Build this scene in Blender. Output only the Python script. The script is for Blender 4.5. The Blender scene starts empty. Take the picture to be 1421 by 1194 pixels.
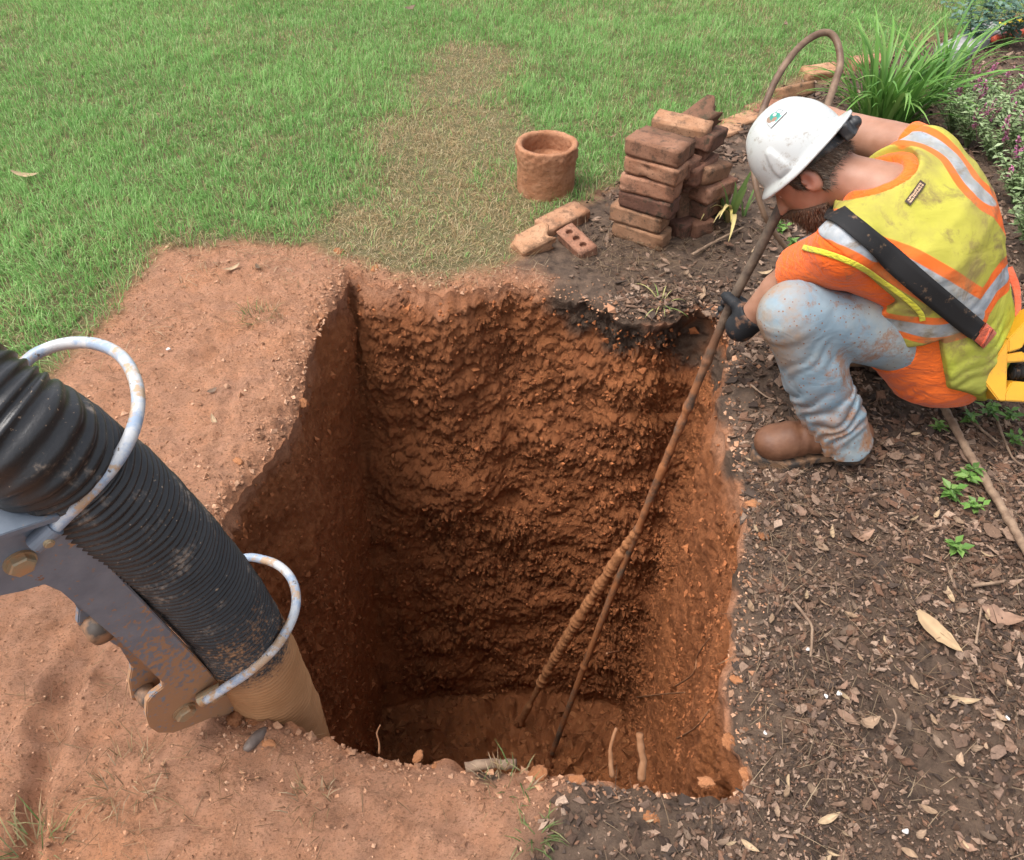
import bpy, bmesh, math, random
import numpy as np
from mathutils import Vector, Matrix
from mathutils.bvhtree import BVHTree

random.seed(7)
RNG = np.random.default_rng(11)
SC = bpy.context.scene
COL = SC.collection

# ------------------------------------------------------------------ camera, sky, sun, exposure
CAMH, PITCH, F, PW, PH = 1.55, math.radians(43.0), 1150.0, 1421.0, 1194.0
SP, CP = math.sin(PITCH), math.cos(PITCH)
cam_d = bpy.data.cameras.new('camera')
cam = bpy.data.objects.new('camera', cam_d)
COL.objects.link(cam)
cam.location = (0, 0, CAMH)
cam.rotation_euler = (math.radians(90) - PITCH, 0, 0)
cam_d.sensor_fit = 'HORIZONTAL'
cam_d.sensor_width = 36.0
cam_d.lens = 36.0 * F / PW
cam_d.clip_start, cam_d.clip_end = 0.02, 500
SC.camera = cam

SUN_EL, SUN_AZ = math.radians(66), math.radians(-105)     # azimuth measured from +Y towards +X
world = bpy.data.worlds.new('World')
SC.world = world
world.use_nodes = True
nt = world.node_tree
bg = nt.nodes['Background']
sky = nt.nodes.new('ShaderNodeTexSky')
sky.sky_type = 'NISHITA'
sky.sun_disc = False
sky.sun_elevation = SUN_EL
sky.sun_rotation = SUN_AZ
sky.dust_density = 4.0
sky.air_density = 1.0
hsv = nt.nodes.new('ShaderNodeHueSaturation')            # overcast: the cloud layer greys the sky
hsv.inputs['Saturation'].default_value = 0.40
nt.links.new(sky.outputs[0], hsv.inputs['Color'])
nt.links.new(hsv.outputs[0], bg.inputs['Color'])
bg.inputs['Strength'].default_value = 0.15
sun_d = bpy.data.lights.new('sun', 'SUN')
sun = bpy.data.objects.new('sun', sun_d)
COL.objects.link(sun)
sun_d.energy = 1.35
sun_d.angle = math.radians(36)
sun_d.color = (1.0, 0.975, 0.94)
sd = Vector((math.sin(SUN_AZ) * math.cos(SUN_EL), math.cos(SUN_AZ) * math.cos(SUN_EL), math.sin(SUN_EL)))
sun.rotation_euler = sd.to_track_quat('Z', 'Y').to_euler()
sun.location = sd * 20
vs = SC.view_settings
vs.view_transform = 'Standard'
vs.look = 'None'
vs.exposure = 1.06
vs.gamma = 1.0
vs.use_curve_mapping = False
SC.render.engine = 'CYCLES'
SC.cycles.use_denoising = True
SC.cycles.max_bounces = 10
SC.cycles.diffuse_bounces = 8

# ------------------------------------------------------------------ placing helpers
def ray(px, py):
    u, v = (px - PW / 2) / F, (py - PH / 2) / F
    return Vector((u, CP - v * SP, -(SP + v * CP)))
def D(px, py, depth):                       # point at a distance along the view axis
    return Vector((0, 0, CAMH)) + ray(px, py) * depth
def G(px, py, z=0.0):                       # point at a height
    r = ray(px, py)
    return Vector((0, 0, CAMH)) + r * ((z - CAMH) / r.z)
def depth_of(p):
    return p[1] * CP + (CAMH - p[2]) * SP
def proj(p):
    d = depth_of(p)
    return (PW / 2 + F * p[0] / d, PH / 2 + F * (-p[1] * SP + (CAMH - p[2]) * CP) / d)

# ------------------------------------------------------------------ numpy noise
def _h(ix, iy, iz, seed):
    n = (ix.astype(np.int64) * 374761393 + iy.astype(np.int64) * 668265263 + iz.astype(np.int64) * 2147483647 * 3 + seed * 974711) & 0xffffffff
    n = ((n ^ (n >> 13)) * 1274126177) & 0xffffffff
    n = ((n ^ (n >> 16)) * 2246822519) & 0xffffffff
    n = n ^ (n >> 15)
    return (n & 0xffffff).astype(np.float32) / np.float32(0xffffff)
def vn(p, scale, seed=0):                   # value noise -1..1
    q = p * scale
    i = np.floor(q).astype(np.int64)
    f = (q - i).astype(np.float32)
    f = f * f * f * (f * (f * 6 - 15) + 10)
    x, y, z = i[:, 0], i[:, 1], i[:, 2]
    def hh(a, b, c): return _h(x + a, y + b, z + c, seed)
    fx, fy, fz = f[:, 0], f[:, 1], f[:, 2]
    a = hh(0,0,0) * (1 - fx) + hh(1,0,0) * fx
    b = hh(0,1,0) * (1 - fx) + hh(1,1,0) * fx
    c = hh(0,0,1) * (1 - fx) + hh(1,0,1) * fx
    d = hh(0,1,1) * (1 - fx) + hh(1,1,1) * fx
    return ((a * (1 - fy) + b * fy) * (1 - fz) + (c * (1 - fy) + d * fy) * fz) * 2 - 1
def fbm(p, scale, octv=4, seed=0, gain=.5):
    s, a, t = 0, 1.0, 0
    for k in range(octv):
        s = s + a * vn(p, scale * 2.03 ** k, seed + k * 17)
        t += a; a *= gain
    return s / t
def worley(p, scale, seed=0):               # F1, F2, cell random
    q = (p * scale).astype(np.float64)
    i = np.floor(q).astype(np.int64)
    n = len(p)
    f1 = np.full(n, 9., np.float32); f2 = np.full(n, 9., np.float32); cr = np.zeros(n, np.float32)
    for a in (-1, 0, 1):
        for b in (-1, 0, 1):
            for c in (-1, 0, 1):
                jx, jy, jz = i[:, 0] + a, i[:, 1] + b, i[:, 2] + c
                dx = jx + _h(jx, jy, jz, seed) - q[:, 0]
                dy = jy + _h(jx, jy, jz, seed + 5) - q[:, 1]
                dz = jz + _h(jx, jy, jz, seed + 9) - q[:, 2]
                d = np.sqrt(dx * dx + dy * dy + dz * dz).astype(np.float32)
                m = d < f1
                f2 = np.where(m, f1, np.minimum(f2, d))
                cr = np.where(m, _h(jx, jy, jz, seed + 21), cr)
                f1 = np.where(m, d, f1)
    return f1, f2, cr
def sstep(a, b, x):
    t = np.clip((x - a) / (b - a), 0, 1)
    return t * t * (3 - 2 * t)
def xyz(x, y, z=0.):
    x = np.asarray(x, float); return np.stack([x, np.asarray(y, float) + 0 * x, 0 * x + z], 1)

# ------------------------------------------------------------------ mesh helpers
def mesh_np(name, V, faces, smooth=True, attrs=None, cattrs=None):
    """V (n,3); faces: list of int arrays, each (m,k)"""
    me = bpy.data.meshes.new(name)
    V = np.ascontiguousarray(V, np.float32)
    if isinstance(faces, np.ndarray): faces = [faces]
    faces = [np.asarray(f, np.int32) for f in faces if len(f)]
    tot = [np.full(len(f), f.shape[1], np.int32) for f in faces]
    lt = np.concatenate(tot)
    li = np.concatenate([f.ravel() for f in faces])
    ls = np.concatenate([[0], np.cumsum(lt)[:-1]]).astype(np.int32)
    me.vertices.add(len(V)); me.vertices.foreach_set('co', V.ravel())
    me.loops.add(len(li)); me.loops.foreach_set('vertex_index', li)
    me.polygons.add(len(lt)); me.polygons.foreach_set('loop_start', ls); me.polygons.foreach_set('loop_total', lt)
    me.polygons.foreach_set('use_smooth', np.full(len(lt), bool(smooth)))
    for k, a in (attrs or {}).items():
        at = me.attributes.new(k, 'FLOAT', 'POINT'); at.data.foreach_set('value', np.ascontiguousarray(a, np.float32))
    for k, a in (cattrs or {}).items():
        at = me.attributes.new(k, 'FLOAT_COLOR', 'POINT')
        at.data.foreach_set('color', np.ascontiguousarray(np.concatenate([a, np.ones((len(a), 1))], 1), np.float32).ravel())
    me.update(calc_edges=True)
    return me
def link(name, me, mat=None, parent=None, loc=None, label=None, cat=None, group=None, kind=None):
    o = bpy.data.objects.new(name, me)
    COL.objects.link(o)
    if mat is not None and me is not None and not me.materials: me.materials.append(mat)
    if parent: o.parent = parent
    if loc is not None: o.location = loc
    tag(o, label, cat, group, kind)
    return o
def tag(o, label=None, cat=None, group=None, kind=None):
    if label: o['label'] = label
    if cat: o['category'] = cat
    if group: o['group'] = group
    if kind: o['kind'] = kind
    return o
def thing(name, loc, label, cat, group=None, rz=0):
    o = bpy.data.objects.new(name, None); COL.objects.link(o)
    o.empty_display_size = .05
    o.location = loc; o.rotation_euler = (0, 0, rz)
    return tag(o, label, cat, group)
def local(V, root):                         # world verts -> root's space (root has no rotation)
    return np.asarray(V) - np.asarray(root.location)[None, :]
def spline(P, n, closed=False):             # Catmull-Rom through points
    P = np.asarray(P, float); m = len(P)
    out = []
    ts = np.linspace(0, m - 1, n)
    for t in ts:
        i = min(int(t), m - 2); f = t - i
        p0, p1, p2, p3 = P[max(i - 1, 0)], P[i], P[i + 1], P[min(i + 2, m - 1)]
        out.append(.5 * ((2 * p1) + (-p0 + p2) * f + (2 * p0 - 5 * p1 + 4 * p2 - p3) * f * f + (-p0 + 3 * p1 - 3 * p2 + p3) * f ** 3))
    return np.array(out)
def resample(P, step):
    P = np.asarray(P, float)
    d = np.concatenate([[0], np.cumsum(np.linalg.norm(np.diff(P, axis=0), axis=1))])
    n = max(2, int(d[-1] / step))
    s = np.linspace(0, d[-1], n)
    return np.stack([np.interp(s, d, P[:, k]) for k in range(P.shape[1])], 1), s
def frames(P):
    T = np.gradient(P, axis=0); T /= np.linalg.norm(T, axis=1)[:, None] + 1e-9
    up = np.array([0, 0, 1.]) if abs(T[0, 2]) < .9 else np.array([1., 0, 0])
    n = np.cross(T[0], up); n /= np.linalg.norm(n)
    N = []
    for t in T:
        n = n - t * np.dot(n, t); n = n / (np.linalg.norm(n) + 1e-9); N.append(n)
    N = np.array(N)
    return T, N, np.cross(T, N)
def tube(P, R, seg=10, cap=True, jitter=None):
    """verts, quads(+cap fans) of a tube along P with radius array R"""
    P = np.asarray(P, float); n = len(P)
    R = np.broadcast_to(np.asarray(R, float), (n,))
    T, N, B = frames(P)
    a = np.linspace(0, 2 * np.pi, seg, endpoint=False)
    RR = R[:, None] * np.ones(seg)[None]
    if jitter is not None: RR = RR * jitter
    V = P[:, None, :] + RR[..., None] * (np.cos(a)[None, :, None] * N[:, None, :] + np.sin(a)[None, :, None] * B[:, None, :])
    V = V.reshape(-1, 3)
    i, j = np.meshgrid(np.arange(n - 1), np.arange(seg), indexing='ij')
    j2 = (j + 1) % seg
    Q = np.stack([i * seg + j, i * seg + j2, (i + 1) * seg + j2, (i + 1) * seg + j], -1).reshape(-1, 4)
    fs = [Q]
    if cap:
        V = np.concatenate([V, P[:1], P[-1:]])
        k = np.arange(seg); k2 = (k + 1) % seg
        fs.append(np.stack([np.full(seg, n * seg), k2, k], 1))
        fs.append(np.stack([np.full(seg, n * seg + 1), (n - 1) * seg + k, (n - 1) * seg + k2], 1))
    return V, fs
def merge(parts):
    Vs, fd, off = [], {}, 0
    for V, fs in parts:
        if isinstance(fs, np.ndarray): fs = [fs]
        Vs.append(V)
        for f in fs: fd.setdefault(f.shape[1], []).append(f + off)
        off += len(V)
    return np.concatenate(Vs), [np.concatenate(v) for v in fd.values()]
def bm_mesh(name, bm, smooth=False):
    me = bpy.data.meshes.new(name); bm.to_mesh(me); bm.free()
    if smooth:
        me.polygons.foreach_set('use_smooth', np.ones(len(me.polygons), bool))
    return me

# ------------------------------------------------------------------ material helpers
class N:
    def __init__(s, name, rough=.8, spec=.3):
        s.m = bpy.data.materials.new(name); s.m.use_nodes = True
        s.t = s.m.node_tree; s.b = s.t.nodes['Principled BSDF']
        s.b.inputs['Roughness'].default_value = rough
        s.b.inputs['Specular IOR Level'].default_value = spec
    def n(s, typ, **kw):
        k = s.t.nodes.new(typ)
        for a, v in kw.items():
            if a.startswith('i_'):
                key = a[2:].replace('_', ' ')
                key = int(key) if key.isdigit() else key
                s.set(k, key, v)
            else: setattr(k, a, v)
        return k
    def set(s, node, key, v):
        inp = node.inputs[key]
        if hasattr(v, 'is_output') or isinstance(v, bpy.types.NodeSocket): s.t.links.new(v, inp)
        else: inp.default_value = v
    def coord(s, which='Object'): return s.n('ShaderNodeTexCoord').outputs[which]
    def geo(s): return s.n('ShaderNodeNewGeometry').outputs['Position']
    def attr(s, name, out='Fac'): return s.n('ShaderNodeAttribute', attribute_name=name).outputs[out]
    def noise(s, vec, scale, detail=4, rough=.55, dist=0):
        k = s.n('ShaderNodeTexNoise'); s.set(k, 'Vector', vec)
        k.inputs['Scale'].default_value = scale; k.inputs['Detail'].default_value = detail
        k.inputs['Roughness'].default_value = rough; k.inputs['Distortion'].default_value = dist
        return k.outputs['Fac']
    def vor(s, vec, scale, feature='F1', out='Distance'):
        k = s.n('ShaderNodeTexVoronoi', feature=feature); s.set(k, 'Vector', vec); k.inputs['Scale'].default_value = scale
        return k.outputs[out]
    def mapv(s, vec, scale=(1,1,1), rot=(0,0,0)):
        k = s.n('ShaderNodeMapping'); s.set(k, 'Vector', vec); k.inputs['Scale'].default_value = scale; k.inputs['Rotation'].default_value = rot
        return k.outputs[0]
    def rng(s, v, a, b, c=0., d=1.):
        k = s.n('ShaderNodeMapRange'); s.set(k, 'Value', v)
        for key, x in (('From Min', a), ('From Max', b), ('To Min', c), ('To Max', d)): k.inputs[key].default_value = x
        return k.outputs[0]
    def math(s, op, a, b=0., c=None):
        k = s.n('ShaderNodeMath', operation=op); s.set(k, 0, a); s.set(k, 1, b)
        if c is not None: s.set(k, 2, c)
        return k.outputs[0]
    def mix(s, f, a, b, blend='MIX'):
        k = s.n('ShaderNodeMix', data_type='RGBA', blend_type=blend)
        s.set(k, 0, f)
        for key, v in ((6, a), (7, b)):
            if isinstance(v, tuple): v = (*v, 1.0) if len(v) == 3 else v
            s.set(k, key, v)
        return k.outputs[2]
    def ramp(s, f, stops):
        k = s.n('ShaderNodeValToRGB'); s.set(k, 0, f)
        e = k.color_ramp.elements
        while len(e) < len(stops): e.new(.5)
        for el, (p, c) in zip(e, stops): el.position = p; el.color = (*c, 1)
        return k.outputs[0]
    def bump(s, h, strength=.5, dist=.01, prev=None):
        k = s.n('ShaderNodeBump'); k.inputs['Strength'].default_value = strength; k.inputs['Distance'].default_value = dist
        s.set(k, 'Height', h)
        if prev is not None: s.set(k, 'Normal', prev)
        s.t.links.new(k.outputs[0], s.b.inputs['Normal']); return k.outputs[0]
    def color(s, c):
        if isinstance(c, tuple): s.b.inputs['Base Color'].default_value = (*c, 1)
        else: s.t.links.new(c, s.b.inputs['Base Color'])
    def put(s, key, v): s.set(s.b, key, v)
# ------------------------------------------------------------------ regions of the ground (world polygons)
def poly(pts): return np.array([tuple(G(x, y))[:2] for x, y in pts])
RIM_C = [  # photo point on the rim, floor point below it (x, y), roughness of that wall
    ((484, 378), (-.63, 2.03), .45), ((560, 394), (-.40, 2.08), 1), ((640, 402), (-.15, 2.10), 1), ((720, 396), (.05, 2.10), 1),
    ((785, 408), (.20, 2.10), 1), ((850, 436), (.36, 2.08), 1), ((920, 440), (.50, 2.04), 1), ((978, 425), (.57, 1.98), .9),
    ((1012, 470), (.58, 1.86), .6), ((1004, 540), (.57, 1.72), .5), ((1012, 610), (.56, 1.55), .45), ((1032, 690), (.55, 1.38), .45),
    ((1028, 770), (.53, 1.22), .45), ((1020, 850), (.51, 1.08), .45), ((1008, 940), (.49, .95), .5), ((1022, 1010), (.47, .86), .5),
    ((1042, 1072), (.44, .78), .5), ((1005, 1104), (.38, .74), .6), ((930, 1092), (.26, .73), .7), ((850, 1082), (.16, .73), .7),
    ((780, 1070), (.07, .74), .7), ((720, 1064), (.0, .75), .7), ((640, 1060), (-.09, .76), .7), ((570, 1054), (-.18, .78), .7),
    ((510, 1040), (-.27, .80), .7), ((455, 1018), (-.37, .84), .7), ((400, 1004), (-.46, .88), .7), ((345, 990), (-.54, .94), .7),
    ((296, 935), (-.58, 1.02), .6), ((285, 850), (-.60, 1.15), .5), ((296, 765), (-.61, 1.32), .5), ((318, 690), (-.62, 1.46), .5),
    ((384, 612), (-.63, 1.6), .45), ((404, 578), (-.635, 1.69), .4), ((428, 498), (-.64, 1.82), .4), ((452, 438), (-.64, 1.94), .35)]
RIMW = np.array([tuple(G(*c[0]))[:2] for c in RIM_C])
LAWN = poly([(-300, 640), (-60, 580), (60, 530), (112, 478), (165, 415), (222, 345), (330, 338), (440, 345), (500, 372), (560, 380), (640, 388),
             (705, 372), (722, 335), (790, 292), (850, 258), (930, 222), (1000, 178), (1090, 122), (1190, 92), (1300, 55), (1421, 18), (1560, -15)])
LAWN = np.concatenate([LAWN, [[9, 12], [9, 60], [-60, 60], [-60, 2.3]]])
MULCH = poly([(708, 372), (722, 335), (790, 292), (850, 258), (930, 222), (1000, 178), (1090, 122), (1190, 92), (1300, 55), (1421, 18), (1560, -15)])
MULCH = np.concatenate([MULCH, [[9, 12], [30, 12], [30, -20], [-.15, -20]], poly([(690, 1250), (700, 1180), (770, 1110), (830, 1075)]), [[.3, 1.0], [.45, 1.5], [.5, 2.0], [.3, 2.15]], poly([(800, 430), (760, 400)])])
def sdpoly(P, poly_):
    """signed distance, negative inside"""
    x, y = P[:, 0], P[:, 1]
    d = np.full(len(P), 1e9); ins = np.zeros(len(P), bool)
    n = len(poly_)
    for i in range(n):
        ax, ay = poly_[i]; bx, by = poly_[(i + 1) % n]
        ex, ey = bx - ax, by - ay
        t = np.clip(((x - ax) * ex + (y - ay) * ey) / (ex * ex + ey * ey + 1e-12), 0, 1)
        d = np.minimum(d, (x - ax - t * ex) ** 2 + (y - ay - t * ey) ** 2)
        c = ((ay > y) != (by > y)) & (x < (bx - ax) * (y - ay) / (by - ay + 1e-12) + ax)
        ins ^= c
    d = np.sqrt(d)
    return np.where(ins, -d, d)
def lawn_sd(P):
    q = xyz(P[:, 0], P[:, 1]); return sdpoly(P, LAWN) + .05 * fbm(q, 6, 3, 3)
def mulch_sd(P):
    q = xyz(P[:, 0], P[:, 1]); d = np.abs(rim_sd(P))
    return sdpoly(P, MULCH) + .045 * fbm(q, 9, 3, 8) + .16 * np.exp(-d / .045) * sstep(-.1, .35, fbm(q, 7, 3, 9))
def rim_sd(P): return sdpoly(P, RIMW)
def gz(x, y):
    """smooth ground height"""
    x = np.atleast_1d(np.asarray(x, float)); y = np.atleast_1d(np.asarray(y, float))
    q = xyz(x, y)
    z = .016 * fbm(q, 1.1, 3, 40) + .006 * fbm(q, 5, 3, 41)
    d = rim_sd(q[:, :2])
    z = z + .018 * np.exp(-((d - .10) / .08) ** 2) * (.6 + .8 * vn(q, 4, 42))       # spoil pressed up along the lip
    z = z - .035 * np.exp(-np.clip(d, 0, 9) / .018)
    return z
def gz1(x, y): return float(gz(x, y)[0])
def onground(px, py, dz=0):
    p = G(px, py); p = G(px, py, gz1(p.x, p.y)); return Vector((p.x, p.y, gz1(p.x, p.y) + dz))

# ------------------------------------------------------------------ soil material
S = N('soil', .85, .25)
pos = S.geo()
a_mul, a_law, a_wal, a_drk = S.attr('mulch'), S.attr('lawn'), S.attr('wall'), S.attr('topsoil')
n1 = S.noise(pos, 3.0, 6, .6); n2 = S.noise(pos, 22, 5, .65); n3 = S.noise(pos, 120, 4, .6); n4 = S.noise(pos, 7, 5, .7, .6)
dry = S.mix(S.rng(n2, .3, .7), (.51, .240, .130), (.60, .312, .186))
dry = S.mix(S.rng(n4, .46, .68), dry, (.48, .250, .155))
dry = S.mix(S.rng(n1, .52, .7), dry, (.61, .278, .140))
dry = S.mix(S.rng(n3, .55, .70), dry, (.33, .175, .10))
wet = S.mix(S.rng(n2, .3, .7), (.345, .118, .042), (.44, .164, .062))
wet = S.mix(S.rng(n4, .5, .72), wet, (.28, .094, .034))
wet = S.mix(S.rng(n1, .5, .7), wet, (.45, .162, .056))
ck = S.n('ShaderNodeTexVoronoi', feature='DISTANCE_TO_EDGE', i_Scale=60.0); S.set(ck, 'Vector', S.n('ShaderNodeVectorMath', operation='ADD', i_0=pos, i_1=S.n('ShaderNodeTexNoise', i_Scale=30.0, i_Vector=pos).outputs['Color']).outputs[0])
crack_shade = S.math('MULTIPLY', S.rng(ck.outputs['Distance'], .12, .03), S.rng(S.noise(pos, 13, 5, .7), .46, .58))  # crack mask: paints relief shade into the clay colour, which bumps alone lack
dry = S.mix(S.math('MULTIPLY', crack_shade, .75), dry, (.20, .10, .055))
dry = S.mix(S.math('MULTIPLY', S.rng(S.noise(S.mapv(pos, (1, 1.8, 1)), 130, 4, .7), .55, .63), .75), dry, (.24, .115, .06))  # fine dark specks: part crumb colour, part painted relief shade
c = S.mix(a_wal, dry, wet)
drk = S.mix(S.rng(n2, .35, .7), (.085, .056, .039), (.165, .102, .066))
c = S.mix(a_drk, c, drk)
mul = S.mix(S.rng(n2, .35, .65), (.085, .057, .041), (.20, .132, .090))
c = S.mix(a_mul, c, mul)
c = S.mix(a_law, c, S.mix(S.rng(n2, .3, .7), (.13, .130, .055), (.22, .175, .085)))
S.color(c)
bn = S.bump(S.noise(pos, 45, 8, .72), .9, .016)
bn = S.bump(S.noise(pos, 210, 5, .7), .8, .005, bn)
bn = S.bump(S.vor(S.n('ShaderNodeVectorMath', operation='ADD', i_0=pos, i_1=S.n('ShaderNodeTexNoise', i_Scale=40.0, i_Vector=pos).outputs['Color']).outputs[0], 150), .6, .006, bn)
S.put('Roughness', S.mix(a_wal, (.9, .9, .9), S.mix(S.rng(n3, .4, .65), (.5, .5, .5), (.85, .85, .85))))
M_SOIL = S.m

# ------------------------------------------------------------------ terrain: one continuous surface, split into its regions
NL, DEPTH = 980, 2.2
NW, NF, NG = 310, 40, 120
cl = np.array([[*RIMW[i], *RIM_C[i][1], RIM_C[i][2]] for i in range(len(RIM_C))])
cl = np.concatenate([cl, cl[:1]])
sp = spline(cl, 1400); sp, _ = resample(sp, 1); 
seglen = np.concatenate([[0], np.cumsum(np.linalg.norm(np.diff(sp[:, :2], axis=0), axis=1))]) if len(sp) > 50 else None
sp = spline(cl, 2000)
dl = np.concatenate([[0], np.cumsum(np.linalg.norm(np.diff(sp[:, :2], axis=0), axis=1))])
# more points on the walls and banks that face the viewer
sarr = np.linspace(0, dl[-1], NL + 1)[:-1]
ring = np.stack([np.interp(sarr, dl, sp[:, k]) for k in range(5)], 1)
rim0, bot0, rgh = ring[:, :2].copy(), ring[:, 2:4].copy(), ring[:, 4].copy()
tn = np.roll(rim0, -1, 0) - np.roll(rim0, 1, 0); tn /= np.linalg.norm(tn, axis=1)[:, None]
nrm = np.stack([tn[:, 1], -tn[:, 0]], 1)
cen = np.array([-.02, 1.45])
if np.mean(np.sum(nrm * (rim0 - cen), 1)) < 0: nrm = -nrm
for _ in range(30): nrm = (np.roll(nrm, 1, 0) + nrm + np.roll(nrm, -1, 0)) / 3
nrm /= np.linalg.norm(nrm, axis=1)[:, None]
q0 = xyz(rim0[:, 0], rim0[:, 1])
wj1, wj2, wjc = worley(q0, 13, 61)
jag = .022 * fbm(q0, 8, 4, 60) + .016 * (wjc - .5) * sstep(.0, .2, wj2 - wj1)
rim0 = rim0 + nrm * jag[:, None]
# rows
rows, rowkind = [], []
dist = [0.0]
stp = .0065
for k in range(NG - 1):
    dist.append(dist[-1] + stp)
    stp *= 1.012 if dist[-1] < .7 else 1.12
dist = np.array(dist)
dist = np.concatenate([dist, [25, 60, 140]])
NGr = len(dist)
rad = np.linalg.norm(rim0 - cen, axis=1)
out = []
for d in dist[::-1]:
    # blend from normal offset to radial growth so that rings never fold
    rp = cen + (rim0 - cen) * (1 + d / 1.0)[..., None] if False else cen + (rim0 - cen) * (1 + d / .85)
    out.append(rp)
out = np.array(out)                                       # (NGr, NL, 2) far -> rim
GP = out.reshape(-1, 2)
Gq = xyz(GP[:, 0], GP[:, 1])
Lsd, Msd = lawn_sd(GP), mulch_sd(GP)
law = sstep(.05, -.05, Lsd); mul = sstep(.05, -.06, Msd) * (1 - law) * sstep(.004, .026, np.repeat(dist[::-1], NL) + .016 * fbm(Gq, 16, 3, 64))
gzv = gz(GP[:, 0], GP[:, 1])
GOUGE = (((150, 560), (330, 470), .03, .006, 1), ((20, 1190), (90, 960), .03, .014, 1), ((90, 960), (150, 850), .025, .009, 1),
         ((215, 640), (420, 560), .02, .005, 1), ((250, 430), (420, 400), .02, .004, 1), ((290, 470), (270, 530), .03, .004, 1), ((310, 475), (290, 530), .03, .004, 1),
         ((40, 1180), (60, 1060), .02, .012, 1), ((1235, 990), (1320, 1110), .055, .022, 0), ((1260, 850), (1330, 920), .03, .010, 0), ((130, 1100), (300, 1130), .03, .005, 1), ((200, 395), (390, 470), .015, .004, 1), ((330, 520), (300, 640), .018, .004, 1), ((350, 1060), (520, 1150), .02, .005, 1), ((60, 1010), (230, 1040), .02, .005, 1), ((560, 1110), (690, 1180), .025, .005, 1))
def gdet(GP, law, mul, dr):
    """clods, crumbs and scrapes on top of the smooth ground"""
    Gq = xyz(GP[:, 0], GP[:, 1]); clayf = (1 - law) * (1 - mul)
    f1, f2, cr = worley(Gq, 26, 70); g1, g2, cg = worley(Gq, 62, 71); k1, k2, kc = worley(Gq, 110, 76)
    det = clayf * (.006 * (kc - .3) * sstep(0, .25, k2 - k1) * sstep(-.2, .3, fbm(Gq, 7, 2, 79)) + .006 * (1 - np.clip(f1 * 1.3, 0, 1)) * (cr > .6) * (.4 + cr) + .004 * (1 - np.clip(g1 * 1.3, 0, 1)) * (cg > .5) + .006 * fbm(Gq, 18, 4, 72) + .004 * fbm(Gq, 55, 3, 78, .7))
    rimclod = np.exp(-np.clip(dr, 0, 1) / .05)
    det = det + rimclod * (1 - .6 * mul) * (.022 * (1 - np.clip(f1 * 1.2, 0, 1)) * (.3 + cr) + .010 * fbm(Gq, 30, 3, 73) - .004)
    det = det + mul * (.008 * fbm(Gq, 25, 3, 74))
    for (ax, ay), (bx, by), wd, dp, ridge in GOUGE:
        a, b = np.array(G(ax, ay))[:2], np.array(G(bx, by))[:2]
        e = b - a; t = np.clip(((GP - a) @ e) / (e @ e), 0, 1)
        dd = np.linalg.norm(GP - a - t[:, None] * e, axis=1) + .008 * vn(Gq, 20, 77)
        dp = dp * (1.7 if ridge else 1.)
        det = det - dp * np.exp(-(dd / wd) ** 2) + ridge * dp * .5 * np.exp(-((dd - 1.8 * wd) / (.6 * wd)) ** 2)
    return det
near = sstep(3.0, .8, np.repeat(dist[::-1], NL))
clayf = (1 - law) * (1 - mul)
sd_near = np.clip(np.repeat(dist[::-1], NL), 0, 1)
det = gdet(GP, law, mul, sd_near)
def gzd(P):
    d = rim_sd(P); lw = sstep(.05, -.05, lawn_sd(P)); ml = sstep(.05, -.06, mulch_sd(P)) * (1 - lw)
    return gz(P[:, 0], P[:, 1]) + gdet(P, lw, ml, np.maximum(d, 0))
Gz = gzv + det * near
VG = np.column_stack([GP, Gz])
# walls
u = np.linspace(0, 1, NW + 1)[1:]
xyw = rim0[None] * (1 - u[:, None, None]) + bot0[None] * u[:, None, None]
zw = -DEPTH * u ** 1.0
zrim = Gz.reshape(NGr, NL)[-1]
zz = zrim[None] * (1 - u[:, None]) + zw[:, None]
WP = np.concatenate([xyw, np.broadcast_to(zz[..., None], (NW, NL, 1))], -1).reshape(-1, 3)
uu = np.repeat(u, NL); rr = np.tile(rgh, NW); nn = np.tile(nrm, (NW, 1))
warp = WP + .012 * np.stack([fbm(WP, 16, 2, 90), fbm(WP, 16, 2, 91), fbm(WP, 16, 2, 92)], 1)
sq = warp * np.array([1, 1, 1.15])
f1, f2, cr = worley(sq, 19, 80)
g1, g2, cg = worley(warp, 44, 81)
h1, h2, ch = worley(warp, 95, 82)
def chunk(a, b, c): return (.35 + .65 * c) * (.45 * (.8 - np.clip(a, 0, 1)) + .55 * sstep(.0, .22, b - a))
clod = .023 * chunk(f1, f2, cr) + .022 * chunk(g1, g2, cg) + .016 * chunk(h1, h2, ch) - .026
big = .060 * fbm(WP * np.array([1, 1, 1.2]), 2.6, 3, 83) + .026 * fbm(WP * np.array([1, 1, 1.25]), 8.5, 3, 84)
streak = .016 * fbm(WP * np.array([1, 1, .08]), 16, 3, 85) + .008 * fbm(WP * np.array([1, 1, .15]), 45, 2, 86)
fine = .008 * fbm(WP, 60, 3, 87, .7)
patch = sstep(-.25, .3, fbm(WP, 4.5, 2, 88))
inward = clod * rr ** 1.6 * (.55 + .75 * patch) + big * (.25 + .75 * rr) + streak * (1.25 - rr) + fine
ramp_in = sstep(0, .03, uu) * (1 - .5 * sstep(.97, 1, uu))
WP[:, :2] -= nn * (inward * ramp_in)[:, None]
WP[:, 2] -= (.55 * clod * rr + .010 * fbm(WP, 22, 3, 89)) * ramp_in
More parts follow.
